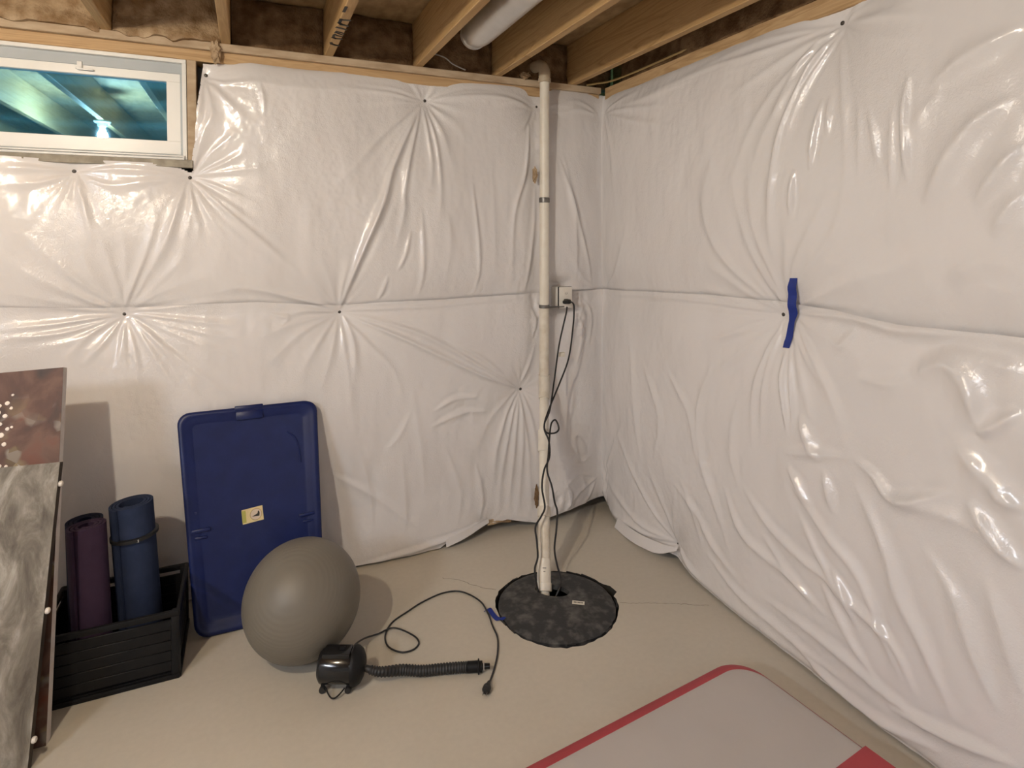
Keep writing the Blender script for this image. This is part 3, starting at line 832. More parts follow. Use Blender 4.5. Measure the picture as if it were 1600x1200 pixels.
def blanket_depth(S, Zg, pins, folds, seam, seed, bottom):
    """outward bulge of the sheet from its fixing plane"""
    keep = np.ones_like(S)
    rad = np.zeros_like(S)
    rr = np.random.RandomState(seed)
    for (ps, pz, R, amp) in pins:
        dx = S - ps; dz = Zg - pz
        r = np.hypot(dx, dz)
        keep *= 1 - amp * np.exp(-(r / R) ** 1.15)
        th = np.arctan2(dz, dx)
        wob = 0
        for k, a in ((7, 1.0), (11, 0.9), (17, 0.7), (23, .4)):
            wob = wob + a * np.cos(k * th + rr.rand() * 6.28 + 2.0 * np.sin(th * 2 + rr.rand() * 6))
        rad += 0.0024 * amp * wob * (r / (r + 0.05)) * np.exp(-(r / (R * 1.15)) ** 1.5)
    zs = np.interp(S, [p[0] for p in seam], [p[1] for p in seam])
    ds = Zg - zs
    sf = 1 - 0.42 * np.exp(-(ds / 0.10) ** 2)
    base = 0.070 + 0.018 * vnoise(S * 1.6 + 5, Zg * 1.3 + 3, seed, 2)
    soft = 0.010 * vnoise(S * 5 + 9, Zg * 2.2, seed + 3, 2) + 0.0035 * vnoise(S * 17, Zg * 7, seed + 5, 2)
    cren = 0.0012 * vnoise(S * 60, Zg * 45, seed + 8, 2) * (0.5 + 1.6 * np.clip(vnoise(S * 2.1, Zg * 2.1, seed + 12, 2) + .1, 0, 1))
    return (base * sf + soft) * keep + rad + fold_field(S, Zg, folds) * (0.35 + 0.65 * keep) + cren * keep


def grid_mesh(name, V, nu, nv, mask, mat, parent):
    """V (nu*nv,3) world, mask (nu-1,nv-1) of kept quads"""
    off = np.array(WLOC[parent.name])
    me = bpy.data.meshes.new(name)
    i, j = np.nonzero(mask)
    a = i * nv + j
    F = np.stack([a, a + nv, a + nv + 1, a + 1], 1).astype(np.int32)
    used = np.unique(F)
    remap = np.full(nu * nv, -1, np.int32); remap[used] = np.arange(len(used))
    F = remap[F]; Vv = (V - off)[used]
    me.vertices.add(len(Vv)); me.vertices.foreach_set('co', Vv.astype(np.float32).ravel())
    me.loops.add(F.size); me.loops.foreach_set('vertex_index', F.ravel())
    me.polygons.add(len(F)); me.polygons.foreach_set('loop_start', np.arange(0, F.size, 4, dtype=np.int32))
    me.polygons.foreach_set('use_smooth', np.ones(len(F), dtype=bool))
    me.update(calc_edges=True); me.validate()
    me.materials.append(M[mat])
    o = bpy.data.objects.new(name, me); COL.objects.link(o); o.parent = parent
    WLOC[o.name] = tuple(off)
    return o


def curve(pts):
    return lambda s: np.interp(s, [p[0] for p in pts], [p[1] for p in pts])


PIN_BACK = 0.045   # plane the pins pull the film back to (y or x)
SEAM_B = [(-7.2, 1.39), (-2.94, 1.395), (-2.5, 1.368), (-1.95, 1.374), (-1.75, 1.352), (-1.56, 1.335), (-1.34, 1.346), (-1.0, 1.347), (-0.43, 1.361), (0.1, 1.366)]
SEAM_R = [(-0.1, 1.366), (0.0, 1.366), (0.91, 1.415), (1.36, 1.422), (1.6, 1.417), (1.84, 1.395), (2.2, 1.408), (3.0, 1.39), (6.6, 1.4)]
TOP_B = [(-7.2, 2.50), (-2.3, 2.51), (-2.14, 2.512), (-1.97, 2.543), (-1.8, 2.534), (-1.45, 2.543), (-1.1, 2.552), (-0.95, 2.566), (-0.6, 2.570), (-0.2, 2.583), (0.1, 2.575)]
TOP_R = [(-0.1, 2.575), (0.05, 2.56), (0.3, 2.552), (0.9, 2.556), (1.6, 2.565), (6.6, 2.56)]
BOT_B = [(-7.2, 0.012), (-1.7, 0.012), (-1.45, 0.014), (-1.05, 0.006), (-1.0, 0.030), (-0.85, 0.046), (-0.64, 0.075), (-0.55, 0.050), (-0.47, 0.028), (-0.30, 0.045), (-0.1, 0.062), (0.1, 0.085)]
BOT_R = [(-0.1, 0.085), (0.03, 0.070), (0.12, 0.020), (0.30, 0.010), (0.70, 0.040), (0.78, 0.020), (1.0, 0.010), (1.6, 0.016), (2.0, 0.010), (6.6, 0.012)]
# (along the wall, height, radius of the pull, strength)
PINS_B = [(-2.506, 1.350, .20, 1.0), (-1.558, 1.311, .19, 1.0), (-1.099, 2.441, .19, 1.0), (-0.526, 0.802, .15, .95), (-2.235, 1.978, .17, 1.0),
          (-2.684, 1.988, .15, .95), (-2.162, 2.462, .12, .9), (-0.425, 2.466, .12, .9), (-0.005, 2.455, .10, .45), (-0.005, 1.366, .10, .45), (-0.005, 0.26, .12, .5), (-0.76, 0.062, .07, .7)]
PINS_R = [(1.592, 2.494, .20, 1.0), (1.340, 1.378, .19, 1.0), (0.690, 0.105, .15, 1.0), (0.005, 2.455, .10, .45), (0.005, 1.366, .10, .45), (0.005, 0.26, .12, .5), (2.72, 1.40, .2, 1.0), (2.75, 2.46, .2, 1.0)]


def wall_blankets(side):
    if side == 'back':
        seam, top, bot, pins, folds, seed = SEAM_B, TOP_B, BOT_B, PINS_B, FOLDS_BACK, 11
        s = np.concatenate([np.arange(X0 + .02, -3.05, 0.04), np.arange(-3.05, -0.02, 0.0062), np.linspace(-0.02, 0.035, 10)])
    else:
        seam, top, bot, pins, folds, seed = SEAM_R, TOP_R, BOT_R, PINS_R, FOLDS_RIGHT, 31
        s = np.concatenate([np.linspace(-0.035, 0.02, 10), np.arange(0.026, 2.45, 0.0062), np.arange(2.45, -Y0 - .02, 0.04)])
    fs, ft, fb = curve(seam), curve(top), curve(bot)
    made = []
    for which in ('upper', 'lower'):
        nv = 190 if which == 'upper' else 222
        v = np.linspace(0, 1, nv)
        wob = 0.006 * vnoise(s * 6, s * 0 + 1.5, seed + 40, 2)
        if which == 'upper':
            z0 = fs(s) - 0.035; z1 = ft(s) + wob
        else:
            z0 = fb(s) + 0.4 * wob; z1 = fs(s) + 0.010 + 0.4 * wob
        S = np.repeat(s[:, None], nv, 1)
        Zg = z0[:, None] + (z1 - z0)[:, None] * v[None, :]
        D = blanket_depth(S, Zg, pins, folds, seam, seed, fb)
        ds = Zg - fs(S)
        # the sheets meet the corner, the plates and the floor
        corner = np.abs(S)
        D = D * (0.62 + 0.38 * (1 - np.exp(-(corner / 0.12) ** 1.3)))
        D = np.where(Zg > 2.3, D * (0.30 + 0.70 * np.clip((ft(S) - Zg) / 0.10, 0, 1) ** 0.7), D)
        if which == 'upper':
            D = D - 0.010 * np.exp(-(np.clip(ds, 0, 1) / 0.018) ** 2) * (ds >= 0) - 0.012 * (ds < 0)
        else:
            lift = 0.004 + (0.012 * np.clip((S - 1.45) / 0.3, 0, 1) * np.clip((2.6 - S) / .3, 0, 1) if side == 'right' else 0)
            D = D + lift * np.exp(-(ds / 0.03) ** 2)
            low = np.clip((0.30 - Zg) / 0.3, 0, 1)
            D = D + (0.030 if side == 'back' else 0.004) * low * (1 - np.exp(-(corner / 0.2) ** 2))
            # hem tucked back under at the very bottom
            D = D - 0.018 * np.exp(-((Zg - fb(S)) / 0.02) ** 2) * (1 if side == 'right' else 0.3)
        if side == 'back':
            # ruffled film around the outlet box and along the pipe
            crum = np.exp(-((S + 0.42) / 0.055) ** 2 - ((Zg - 1.25) / 0.14) ** 2) + 0.7 * np.exp(-((S + 0.16) / 0.07) ** 2 - ((Zg - 1.22) / 0.14) ** 2) \
                + 0.6 * np.exp(-((S + 0.33) / 0.12) ** 2 - ((Zg - 0.12) / 0.09) ** 2) + 0.7 * np.exp(-((S + 0.42) / 0.035) ** 2 - ((Zg - 2.25) / 0.2) ** 2)
            D = D + 0.026 * crum * vnoise(S * 26, Zg * 15, 77, 2) + 0.012 * crum * (0.5 - np.abs(vnoise(S * 42, Zg * 30, 78, 2))) + 0.012 * crum
            # film stays behind the outlet box
            bx = np.exp(-(np.clip(np.abs(S + 0.29) - 0.05, 0, 1) / 0.035) ** 2 - (np.clip(np.abs(Zg - 1.345) - 0.06, 0, 1) / 0.05) ** 2)
            D = D * (1 - 0.75 * bx)
            # groove behind the pipe
            D = D - 0.35 * D * np.exp(-((S + 0.44) / 0.06) ** 2) * np.clip((Zg - .5) / .4, 0, 1)
        else:
            crum = np.exp(-((S - 0.03) / 0.05) ** 2 - ((Zg - 0.15) / 0.12) ** 2)
            D = D + 0.014 * crum * vnoise(S * 40, Zg * 18, 79, 2)
        D = np.maximum(D, 0.0)
        if side == 'back':
            V = np.stack([S, PIN_BACK - D, Zg], -1)
        else:
            V = np.stack([PIN_BACK - D, -S, Zg], -1)
        mask = np.ones((len(s) - 1, nv - 1), bool)
        if side == 'back' and which == 'upper':
            cs = 0.5 * (S[1:, 1:] + S[:-1, :-1]); cz = 0.5 * (Zg[1:, 1:] + Zg[:-1, :-1])
            edge_s = -2.222 + 0.045 * np.clip((cz - 2.05) / 0.45, 0, 1) + 0.006 * vnoise(cz * 14, cz * 0, 91, 2)
            edge_z = 2.036 - 0.008 * np.exp(-((cs + 2.684) / .05) ** 2) - 0.030 * np.exp(-((cs + 2.235) / 0.05) ** 2) + 0.005 * vnoise(cs * 11, cs * 0, 92, 2)
            mask &= ~((cs < edge_s) & (cz > edge_z) & (cs > -3.63))
            # draw the cut edge smooth: pull the border vertices onto the cutting line
            for j in range(nv):
                zz = Zg[:, j]
                zc = float(np.interp(-2.2, s, zz))
                if zc > 2.05:
                    e = -2.222 + 0.045 * min(max((zc - 2.05) / 0.45, 0), 1) + 0.006 * float(vnoise(np.array([zc * 14]), np.array([0.0]), 91, 2)[0])
                    i0 = int(np.argmin(np.abs(s - e)))
                    V[i0 - 1:i0 + 2, j, 0] = np.array([e, e, (e + s[i0 + 2]) / 2])
        if side == 'back' and which == 'lower':
            pass
        lab = {('back', 'upper'): 'upper white plastic insulation blanket right of the window, under the joist ends',
               ('back', 'lower'): 'lower white plastic insulation blanket behind the blue lid and the white pipe',
               ('right', 'upper'): 'upper white plastic insulation blanket on the right, above the blue tape',
               ('right', 'lower'): 'lower white plastic insulation blanket on the right, beside the red edged mat'}[(side, which)]
        base = (-1.5, 0.045, float(z0.mean())) if side == 'back' else (0.045, -1.2, float(z0.mean()))
        root = thing('insulation_blanket', lab, 'insulation', base, 'plastic faced insulation blankets on the foundation walls')
        grid_mesh('plastic_film', V.reshape(-1, 3), len(s), nv, mask, 'film', root)
        # the fibreglass behind the film
        zb0, zb1 = float(z0.min()) + 0.05, float(z1.min()) - 0.03
        bt = MB()
        if side == 'back':
            if which == 'upper':
                bt.box((-1.08, 0.094, (zb0 + zb1) / 2), (2.2, 0.08, zb1 - zb0), bevel=.02)
                bt.box((-4.6, 0.094, (zb0 + 1.98) / 2), (4.8, 0.08, 1.98 - zb0), bevel=.02)
            else:
                bt.box((-3.6, 0.094, (zb0 + zb1) / 2), (7.1, 0.08, zb1 - zb0), bevel=.02)
        else:
            bt.box((0.094, -3.2, (zb0 + zb1) / 2), (0.08, 6.4, zb1 - zb0), bevel=.02)
        obj('fiberglass_batt', bt, 'fiberglass_pale', root, smooth=False)
        made.append((which, root))
        # pins
        for (ps, pz, R, a) in pins:
            if a < 0.9 or abs(ps) < 0.01 or abs(ps) > 3:
                continue
            up_ = pz > float(fs(ps))
            if up_ != (which == 'upper'):
                continue
            dpin = float(blanket_depth(np.array([[ps]]), np.array([[pz]]), pins, folds, seam, seed, fb)[0, 0])
            dpin = max(dpin, 0)
            if side == 'back':
                p = (ps, PIN_BACK - dpin - 0.002, pz); ax = (0, -1, 0)
            else:
                p = (PIN_BACK - dpin - 0.002, -ps, pz); ax = (-1, 0, 0)
            pn = MB().lathe([(0.0085, -0.004), (0.0085, 0.001), (0.007, 0.002), (0.0045, 0.0022), (0.004, 0.004), (0.002, 0.005)], p, ax, 12)
            obj('pin', pn, 'metal_pin', root)
    return made


wall_blankets('back')
wall_blankets('right')


# ------------------------------------------------------------------ window
win = thing('window_1', 'small white vinyl basement window at upper left', 'window', (-2.93, 0.05, 2.055))
win['kind'] = 'structure'; del win['category']
fx0, fx1, fz0, fz1 = -3.615, -2.243, 2.058, 2.522


def frame_ring(mb, x0, x1, z0, z1, t, y0, y1, tb=None):
    """four bars of a rectangular frame"""
    tb = tb or (t, t, t, t)          # top, bottom, left, right
    ym, yd = (y0 + y1) / 2, abs(y1 - y0)
    mb.box(((x0 + x1) / 2, ym, z1 - tb[0] / 2), (x1 - x0, yd, tb[0]), bevel=.002, seg=1)
    mb.box(((x0 + x1) / 2, ym, z0 + tb[1] / 2), (x1 - x0, yd, tb[1]), bevel=.002, seg=1)
    zm = (z0 + tb[1] + z1 - tb[0]) / 2
    mb.box((x0 + tb[2] / 2, ym, zm), (tb[2], yd, z1 - z0 - tb[0] - tb[1] + .002), bevel=.002, seg=1)
    mb.box((x1 - tb[3] / 2, ym, zm), (tb[3], yd, z1 - z0 - tb[0] - tb[1] + .002), bevel=.002, seg=1)


mb = MB(); frame_ring(mb, fx0, fx1, fz0, fz1, .018, 0.02, 0.15)
wf = obj('window_frame', mb, 'vinyl', win, smooth=False)
mb = MB(); frame_ring(mb, fx0 + .016, fx1 - .016, fz0 + .014, fz1 - .014, .014, 0.045, 0.15, (.050, .012, .012, .012))
obj('frame_track', mb, 'vinyl_track', wf, smooth=False)
mb = MB(); frame_ring(mb, fx0 + .010, fx1 - .010, fz0 - .002, fz0 + .018, .007, 0.005, 0.03)
obj('sill_lip', mb, 'vinyl', wf, smooth=False)
sx0, sx1, sz0, sz1 = fx0 + .026, fx1 - .026, fz0 + .026, fz1 - .062
mb = MB(); frame_ring(mb, sx0, sx1, sz0, sz1, .055, 0.05, 0.095, (.040, .062, .058, .058))
sash = obj('sash', mb, 'vinyl', win, smooth=False)
mb = MB(); frame_ring(mb, sx0 - .006, sx1 + .006, sz0 - .006, sz1 + .008, .010, 0.062, 0.10)
obj('gasket', mb, 'gasket', sash, smooth=False)
gx0, gx1, gz0, gz1 = sx0 + .055, sx1 - .055, sz0 + .059, sz1 - .037
obj('pane', MB().box(((gx0 + gx1) / 2, 0.075, (gz0 + gz1) / 2), (gx1 - gx0, .004, gz1 - gz0)), 'glass', sash, smooth=False)
mb = MB()
lx = -2.658
mb.box((lx, 0.046, sz1 - .004), (.020, .016, .034), bevel=.003)
mb.box((lx + .022, 0.036, sz1 - .022), (.062, .010, .009), bevel=.003)
mb.box((lx - .003, 0.041, sz1 - .016), (.026, .014, .012), bevel=.003)
obj('latch', mb, 'vinyl', sash)
# rough sill below and the well outside
struct('trim_4', MB().box((-2.95, 0.075, 2.040), (1.46, 0.13, 0.036), bevel=.004), 'stucco', 'rough grey sill strip under the window', smooth=False)
struct('trim_5', MB().box((-2.222, 0.075, 2.29), (0.040, 0.10, 0.47), bevel=.004), 'sill_seal', 'narrow wooden jamb beside the window', smooth=False)
struct('trim_6', MB().box((-3.64, 0.075, 2.29), (0.045, 0.10, 0.47), bevel=.004), 'sill_seal', 'narrow wooden jamb on the far side of the window', smooth=False)
mb = MB()
rows = []
for k in range(49):
    a = math.pi * k / 48
    rows.append((-2.93 - 0.95 * math.cos(a), 0.345 + 0.85 * math.sin(a)))
nz = 41
vs = []; fs = []
for k, (x, y) in enumerate(rows):
    for j in range(nz):
        z = 1.75 + j * 0.025
        w_ = 1 + 0.014 * math.sin(j * 1.25)
        vs.append((-2.93 + (x + 2.93) * w_, 0.345 + (y - 0.345) * w_, z))
for k in range(48):
    for j in range(nz - 1):
        a = k * nz + j
        fs.append((a, a + nz, a + nz + 1, a + 1))
mb.add(vs, fs)
tag(obj('window_well', mb, 'galvanized'), 'corrugated metal well outside the small basement window', 'window well')

# ------------------------------------------------------------------ rim insulation in the joist bays
def lumpy(x0, x1, z0, z1, y, amp, seed, n=34, m=18, thick=0.07, axis='x', drop=0.0):
    u = np.linspace(0, 1, n); v = np.linspace(0, 1, m)
    Ug, Vg = np.meshgrid(u, v, indexing='ij')
    A = x0 + (x1 - x0) * Ug; Zz = z0 + (z1 - z0) * Vg
    edge = np.minimum(np.minimum(Ug, 1 - Ug), np.minimum(Vg + .15, 1 - Vg)) * 4
    bul = amp * (np.clip(edge, 0, 1) ** .6) + amp * 0.9 * vnoise(A * 11 + seed, Zz * 13, seed, 3) + drop * np.exp(-(Vg / .25) ** 2) * (0.5 + 0.9 * np.clip(vnoise(A * 14, Zz * 0 + 3, seed + 4, 2), 0, 1))
    Zz = Zz - drop * 0.55 * (1 - Vg) ** 3 * (0.4 + np.clip(vnoise(A * 17, Zz * 0, seed + 1, 2), -0.2, 1))
    Yf = y - bul
    P = np.stack([A, Yf, Zz], -1) if axis == 'x' else np.stack([Yf, -A, Zz], -1)
    Q = np.stack([A, A * 0 + y + thick, Zz], -1) if axis == 'x' else np.stack([A * 0 + y + thick, -A, Zz], -1)
    mb = MB()
    vs = [tuple(p) for p in P.reshape(-1, 3)] + [tuple(p) for p in Q.reshape(-1, 3)]
    fs = []; N = n * m
    for i in range(n - 1):
        for j in range(m - 1):
            a = i * m + j
            fs.append((a, a + m, a + m + 1, a + 1)); fs.append((N + a, N + a + 1, N + a + m + 1, N + a + m))
    for i in range(n - 1):
        for j in (0, m - 1):
            a = i * m + j; fs.append((a, N + a, N + a + m, a + m))
    for j in range(m - 1):
        for i in (0, n - 1):
            a = i * m + j; fs.append((a, a + 1, N + a + 1, N + a))
    return mb.add(vs, fs)


edges = [0.12] + JX[:8]
where = ['in the corner bay beside the right wall', 'in the bay behind the pipe elbow', 'in the bay behind the silver duct',
         'in the bay right of the stamped joist', 'in the bay left of the stamped joist', 'in the bay above the window corner, hanging over the sill',
         'in the bay above the window latch, hanging over the sill', 'in the leftmost bay above the window']
for i in range(8):
    a, b_ = edges[i + 1] + 0.024, edges[i] - 0.024
    pale = i >= 5
    mb = lumpy(a, b_, ZJ + .003, ZJ + 0.24, 0.05 if not pale else 0.02, 0.022, 50 + i * 3, drop=0.04 if pale else 0.012)
    tag(obj('insulation_batt', mb, 'fiberglass_pale' if pale else 'fiberglass'),
        ('tan' if pale else 'dark brown') + ' fiberglass insulation ' + where[i], 'insulation', 'rim insulation between the joists')
tag(obj('insulation_batt', lumpy(0.14, 3.4, ZJ + .003, ZJ + 0.24, 0.05, 0.022, 90, n=90, axis='y', drop=0.01), 'fiberglass'),
    'long dark brown fiberglass strip above the sill of the right wall', 'insulation', 'rim insulation between the joists')
# loose tufts
def tuft(name, c, size, seed, mat, label):
    b = bmesh.new()
    bmesh.ops.create_icosphere(b, subdivisions=3, radius=1.0)
    r_ = np.random.RandomState(seed)
    ph = r_.rand(6) * 6.28
    for v in b.verts:
        k = 1 + 0.25 * math.sin(7 * v.co.x + ph[0]) * math.cos(6 * v.co.z + ph[1]) + 0.15 * math.sin(13 * v.co.z + ph[2] + 5 * v.co.y)
        v.co = Vector((v.co.x * size[0], v.co.y * size[1], v.co.z * size[2])) * k
    return tag(obj(name, MB().bm(b, Matrix.Translation(c)), mat), label, 'insulation', 'loose insulation tufts')
tuft('insulation_tuft', (-2.118, -0.008, 2.566), (.022, .014, .052), 1, 'fiberglass_pale', 'tan fiberglass tuft hanging over the sill right of the window')
tuft('insulation_tuft', (-0.478, -0.055, 2.055), (.013, .018, .042), 2, 'fiberglass_pale', 'tan fiberglass tuft poking out beside the pipe above its steel band')
tuft('insulation_tuft', (-0.468, -0.06, 0.19), (.011, .018, .060), 3, 'fiberglass', 'brown fiberglass sliver poking out low behind the pipe')
tuft('insulation_tuft', (-0.66, 0.006, 0.070), (.11, .030, .024), 4, 'fiberglass_pale', 'pale fiberglass strip showing under the lifted plastic left of the pipe')
tuft('insulation_tuft', (-0.520, -0.008, 2.628), (.030, .022, .018), 5, 'fiberglass_pale', 'small tan fiberglass clump on the sill left of the pipe')

# ------------------------------------------------------------------ stamp on the third joist
mb = MB()
JS = -1.605


def stroke(pts, w=.0055):
    w *= 1.35
    P = [Vector((JS + a, -b_, ZJ - .0012)) for a, b_ in pts]
    for p, q in zip(P[:-1], P[1:]):
        d = (q - p); L_ = d.length; ang = math.atan2(d.y, d.x)
        mb.box((p + q) / 2, (L_ + w, w, .002), rot=ang)
stroke([(-.016, .215), (-.012, .200), (.004, .190), (.018, .186)], .010)
stroke([(-.018, .330), (-.017, .296), (-.004, .286), (.018, .290)], .009)
stroke([(-.016, .345), (-.004, .330), (.018, .325)], .006)
stroke([(-.017, .372), (.000, .360), (.018, .350)], .006)
stroke([(-.014, .385), (.004, .380), (.018, .372)], .006)
stroke([(-.018, .440), (.018, .428)], .010)
stroke([(.018, .476), (-.006, .484), (-.017, .500), (-.017, .545)], .010)
stroke([(-.014, .540), (.018, .548)], .008)
stroke([(-.018, .640), (-.017, .690)], .009)
jst = [o for o in bpy.data.objects if o.name.startswith('joist')][3]
WLOC[jst.name] = tuple(Vector(WLOC[ceil.name]) + jst.location)
obj('stamp', mb, 'ink', jst, smooth=False)['label'] = 'black stamped lettering along the joist edge'

# ------------------------------------------------------------------ duct, cables at the ceiling
duct = thing('air_duct', 'silver round duct running between two ceiling joists', 'duct', (-0.915, -0.23, 2.66))
DX, DZ, DR = -0.915, 2.735, 0.078
vs = []; fs = []; n = 40
ys = list(np.linspace(-0.30, -0.22, 9)) ; ys = ys[::-1] + list(np.linspace(-0.33, -4.2, 60))
for i, y in enumerate(ys):
    cr = max(0, 1 - (-0.22 - y) / 0.10)
    for k in range(n):
        a = 2 * math.pi * k / n
        q = DR * (1 - 0.22 * cr ** 1.5) * (1 + 0.05 * cr * math.sin(9 * a + 40 * y) + 0.012 * math.sin(3 * a + 6 * y) + (0.004 if i % 3 == 0 else 0))
        vs.append((DX + q * math.cos(a), y, DZ + q * math.sin(a)))
for i in range(len(ys) - 1):
    for k in range(n):
        fs.append((i * n + k, i * n + (k + 1) % n, (i + 1) * n + (k + 1) % n, (i + 1) * n + k))
fs.append(tuple(range(n)))
obj('foil_sleeve', MB().add(vs, fs), 'foil', duct)
mb = MB().lathe([(DR * .80, 0), (DR * .90, .008), (DR * .92, .03), (DR * .84, .036)], (DX, -0.212, DZ), (0, -1, 0), 32)
obj('end_collar', mb, 'foil', duct)
tag(obj('electrical_cable', MB().tube(spline([(-0.10, 0.01, 2.620), (-0.04, -0.01, 2.632), (0.015, -0.10, 2.634), (0.015, -0.36, 2.628), (0.03, -0.75, 2.638)], 8), .006, 8), 'cable_yellow'),
    'yellow sheathed cable lying on the sill in the corner', 'cable')
tag(obj('electrical_cable', MB().tube(spline([(-1.09, 0.02, 2.70), (-1.012, -0.03, 2.668), (-0.958, -0.02, 2.640), (-0.88, 0.0, 2.622)], 8), .0035, 8), 'cable_grey'),
    'thin grey wire slanting down to the sill below the duct', 'cable')

# ------------------------------------------------------------------ lamp seen in the window pane, and the added fill lights out of view
def lampholder(x, y, label):
    t = thing('lampholder', label, 'lamp', (x, y, ZJ))
    obj('porcelain_base', MB().lathe([(.058, 0), (.058, .010), (.050, .018), (.036, .024), (.030, .045), (.026, .048)], (x, y, ZJ), (0, 0, -1), 32), 'porcelain', t)
    prof = [(.013, .042), (.014, .060), (.020, .078), (.029, .096), (.033, .112), (.031, .128), (.022, .142), (.008, .149), (.001, .150)]
    obj('bulb', MB().lathe(prof, (x, y, ZJ), (0, 0, -1), 24), 'bulb', t)
    return t


lampholder(-3.03, -2.33, 'white porcelain lampholder with lit bulb mirrored in the window pane')


def fill_light(x, y, label, mat, ax):  # unseen twin-tube fixture, added only as fill light
    t = thing('fill_light', label, 'lamp', (x, y, ZJ))
    ax = Vector(ax); sd = Vector((-ax.y, ax.x, 0)); c = Vector((x, y, ZJ)); ang = math.atan2(ax.y, ax.x)
    obj('housing', MB().box(c - Vector((0, 0, .012)), (1.25, .16, .022), rot=ang, bevel=.004), 'housing', t)
    for k in (-1, 1):
        obj('tube', MB().lathe([(.012, 0), (.016, .004), (.016, 1.176), (.012, 1.18)], c - ax * .59 + sd * (k * .042) - Vector((0, 0, .045)), ax, 16), mat, t)
    for k in (-1, 1):
        obj('end_cap', MB().box(c + ax * (k * .605) - Vector((0, 0, .038)), (.03, .14, .045), rot=ang, bevel=.004), 'housing', t)


fill_light(-2.3, -4.9, 'added twin tube fill light, unseen on the joists behind the camera', 'tube', (1, 0, 0))
fill_light(-4.95, -3.6, 'added twin tube fill light, unseen on the joists far to the left', 'fill_left', (0, 1, 0))  # added to brighten the right wall and the floor

# ------------------------------------------------------------------ discharge pipe
pipe = thing('drain_pipe', 'white plastic sump pipe rising from the black cover to the joists', 'pipe', (-0.71, -0.63, 0.0))
A0 = Vector((-0.425, -0.07, 0.85)); A1 = Vector((-0.715, -0.645, -0.035))
PR = .0275


def seg(name, p, q, r, mat, n=24):
    p, q = Vector(p), Vector(q)
    d = q - p; L_ = d.length
    return obj(name, MB().lathe([(r * .9, 0), (r, .0015), (r, L_ - .0015), (r * .9, L_)], p, d, n), mat, pipe)


seg('upper_pipe', (-0.425, -0.07, 2.63), (-0.425, -0.07, 1.30), PR, 'pvc')
seg('middle_pipe', (-0.425, -0.07, 1.30), (-0.425, -0.07, 0.87), PR * 1.02, 'pvc_aged')
el = [(-0.425, -0.07, 2.585), (-0.425, -0.07, 2.64)]
for k in range(1, 9):
    a = math.radians(90 * k / 8)
    el.append((-0.425 - .002 * k, -0.07 + .05 * (1 - math.cos(a)), 2.64 + .05 * math.sin(a)))
el.append((-0.445, 0.02, 2.69))
rr_ = [PR * 1.22, PR * 1.22] + [PR * 1.18] * 8 + [PR * 1.22]
obj('elbow', MB().tube(el, rr_, 24), 'pvc_tan', pipe)
obj('elbow_collar', MB().lathe([(PR * 1.2, 0), (PR * 1.34, .002), (PR * 1.34, .022), (PR * 1.2, .024)], (-0.425, -0.07, 2.583), (0, 0, 1), 24), 'pvc_tan', pipe)
seg('outlet_run', (-0.445, 0.01, 2.69), (-0.452, 0.08, 2.69), PR, 'pvc_tan')
obj('bend', MB().tube(spline([(-0.425, -0.07, 0.90), (-0.425, -0.07, 0.855), tuple(A0 + (A1 - A0) * .045), tuple(A0 + (A1 - A0) * .085)], 5), PR * 1.16, 24), 'pvc_aged', pipe)


def along(t): return A0 + (A1 - A0) * t


seg('slanted_pipe', along(.05), along(1.0), PR * .96, 'pvc')
seg('check_valve', along(.25), along(.36), PR * 1.22, 'pvc')
seg('lower_sleeve', along(.63), along(.84), PR * 1.08, 'pvc_aged')
seg('sleeve_collar', along(.615), along(.66), PR * 1.24, 'pvc_aged')
cp = seg('coupling', along(.835), along(.945), PR * 1.24, 'pvc')
seg('coupling_ring', along(.93), along(.965), PR * 1.36, 'pvc')
dvec = (A1 - A0).normalized()
mb = MB()
for t_, w_ in ((.876, .018), (.89, .010)):
    p = along(t_); side_ = Vector((-.4, -.85, 0)); side_ = (side_ - dvec * side_.dot(dvec)).normalized(); rt_ = side_.cross(dvec).normalized()
    rotm = Matrix((rt_, dvec, side_)).transposed()
    mb.box(p + side_ * (PR * 1.245), (w_, .0025, .002), rot=rotm)
obj('print_mark', mb, 'ink', cp, smooth=False)
obj('pipe_band', MB().lathe([(PR * 1.0, 0), (PR * 1.12, .002), (PR * 1.12, .028), (PR * 1.0, .030)], (-0.425, -0.07, 1.896), (0, 0, 1), 24), 'steel_band', pipe)
mb = MB().lathe([(PR * 1.02, 0), (PR * 1.12, .002), (PR * 1.12, .018), (PR * 1.02, .020)], (-0.425, -0.07, 1.288), (0, 0, 1), 24)
mb.box((-0.355, -0.070, 1.291), (.115, .022, .009), bevel=.002)
obj('pipe_clamp', mb, 'steel_band', pipe)

# ------------------------------------------------------------------ outlet and cords
ob = thing('outlet_box', 'white electrical outlet box on the plastic beside the pipe', 'outlet', (-0.29, 0.0, 1.285))
obj('box_body', MB().box((-0.286, -0.014, 1.345), (.080, .096, .118), bevel=.004), 'outlet', ob)
obj('box_gasket', MB().box((-0.288, -0.067, 1.345), (.090, .012, .126), bevel=.003), 'black_matte', ob)
cv = obj('cover_plate', MB().box((-0.288, -0.076, 1.345), (.086, .008, .124), bevel=.004), 'outlet', ob)
mb = MB()
for dz in (.022, -.022):
    mb.box((-0.288, -0.081, 1.345 + dz), (.034, .004, .030), bevel=.0015)
obj('socket', mb, 'outlet', cv)
mb = MB()
for dx in (-.006, .006):
    mb.box((-0.288 + dx, -0.0834, 1.370), (.002, .001, .009))
mb.lathe([(.0022, 0), (.0022, .0008)], (-0.288, -0.0832, 1.361), (0, -1, 0), 8)
obj('socket_slots', mb, 'ink', cv, smooth=False)


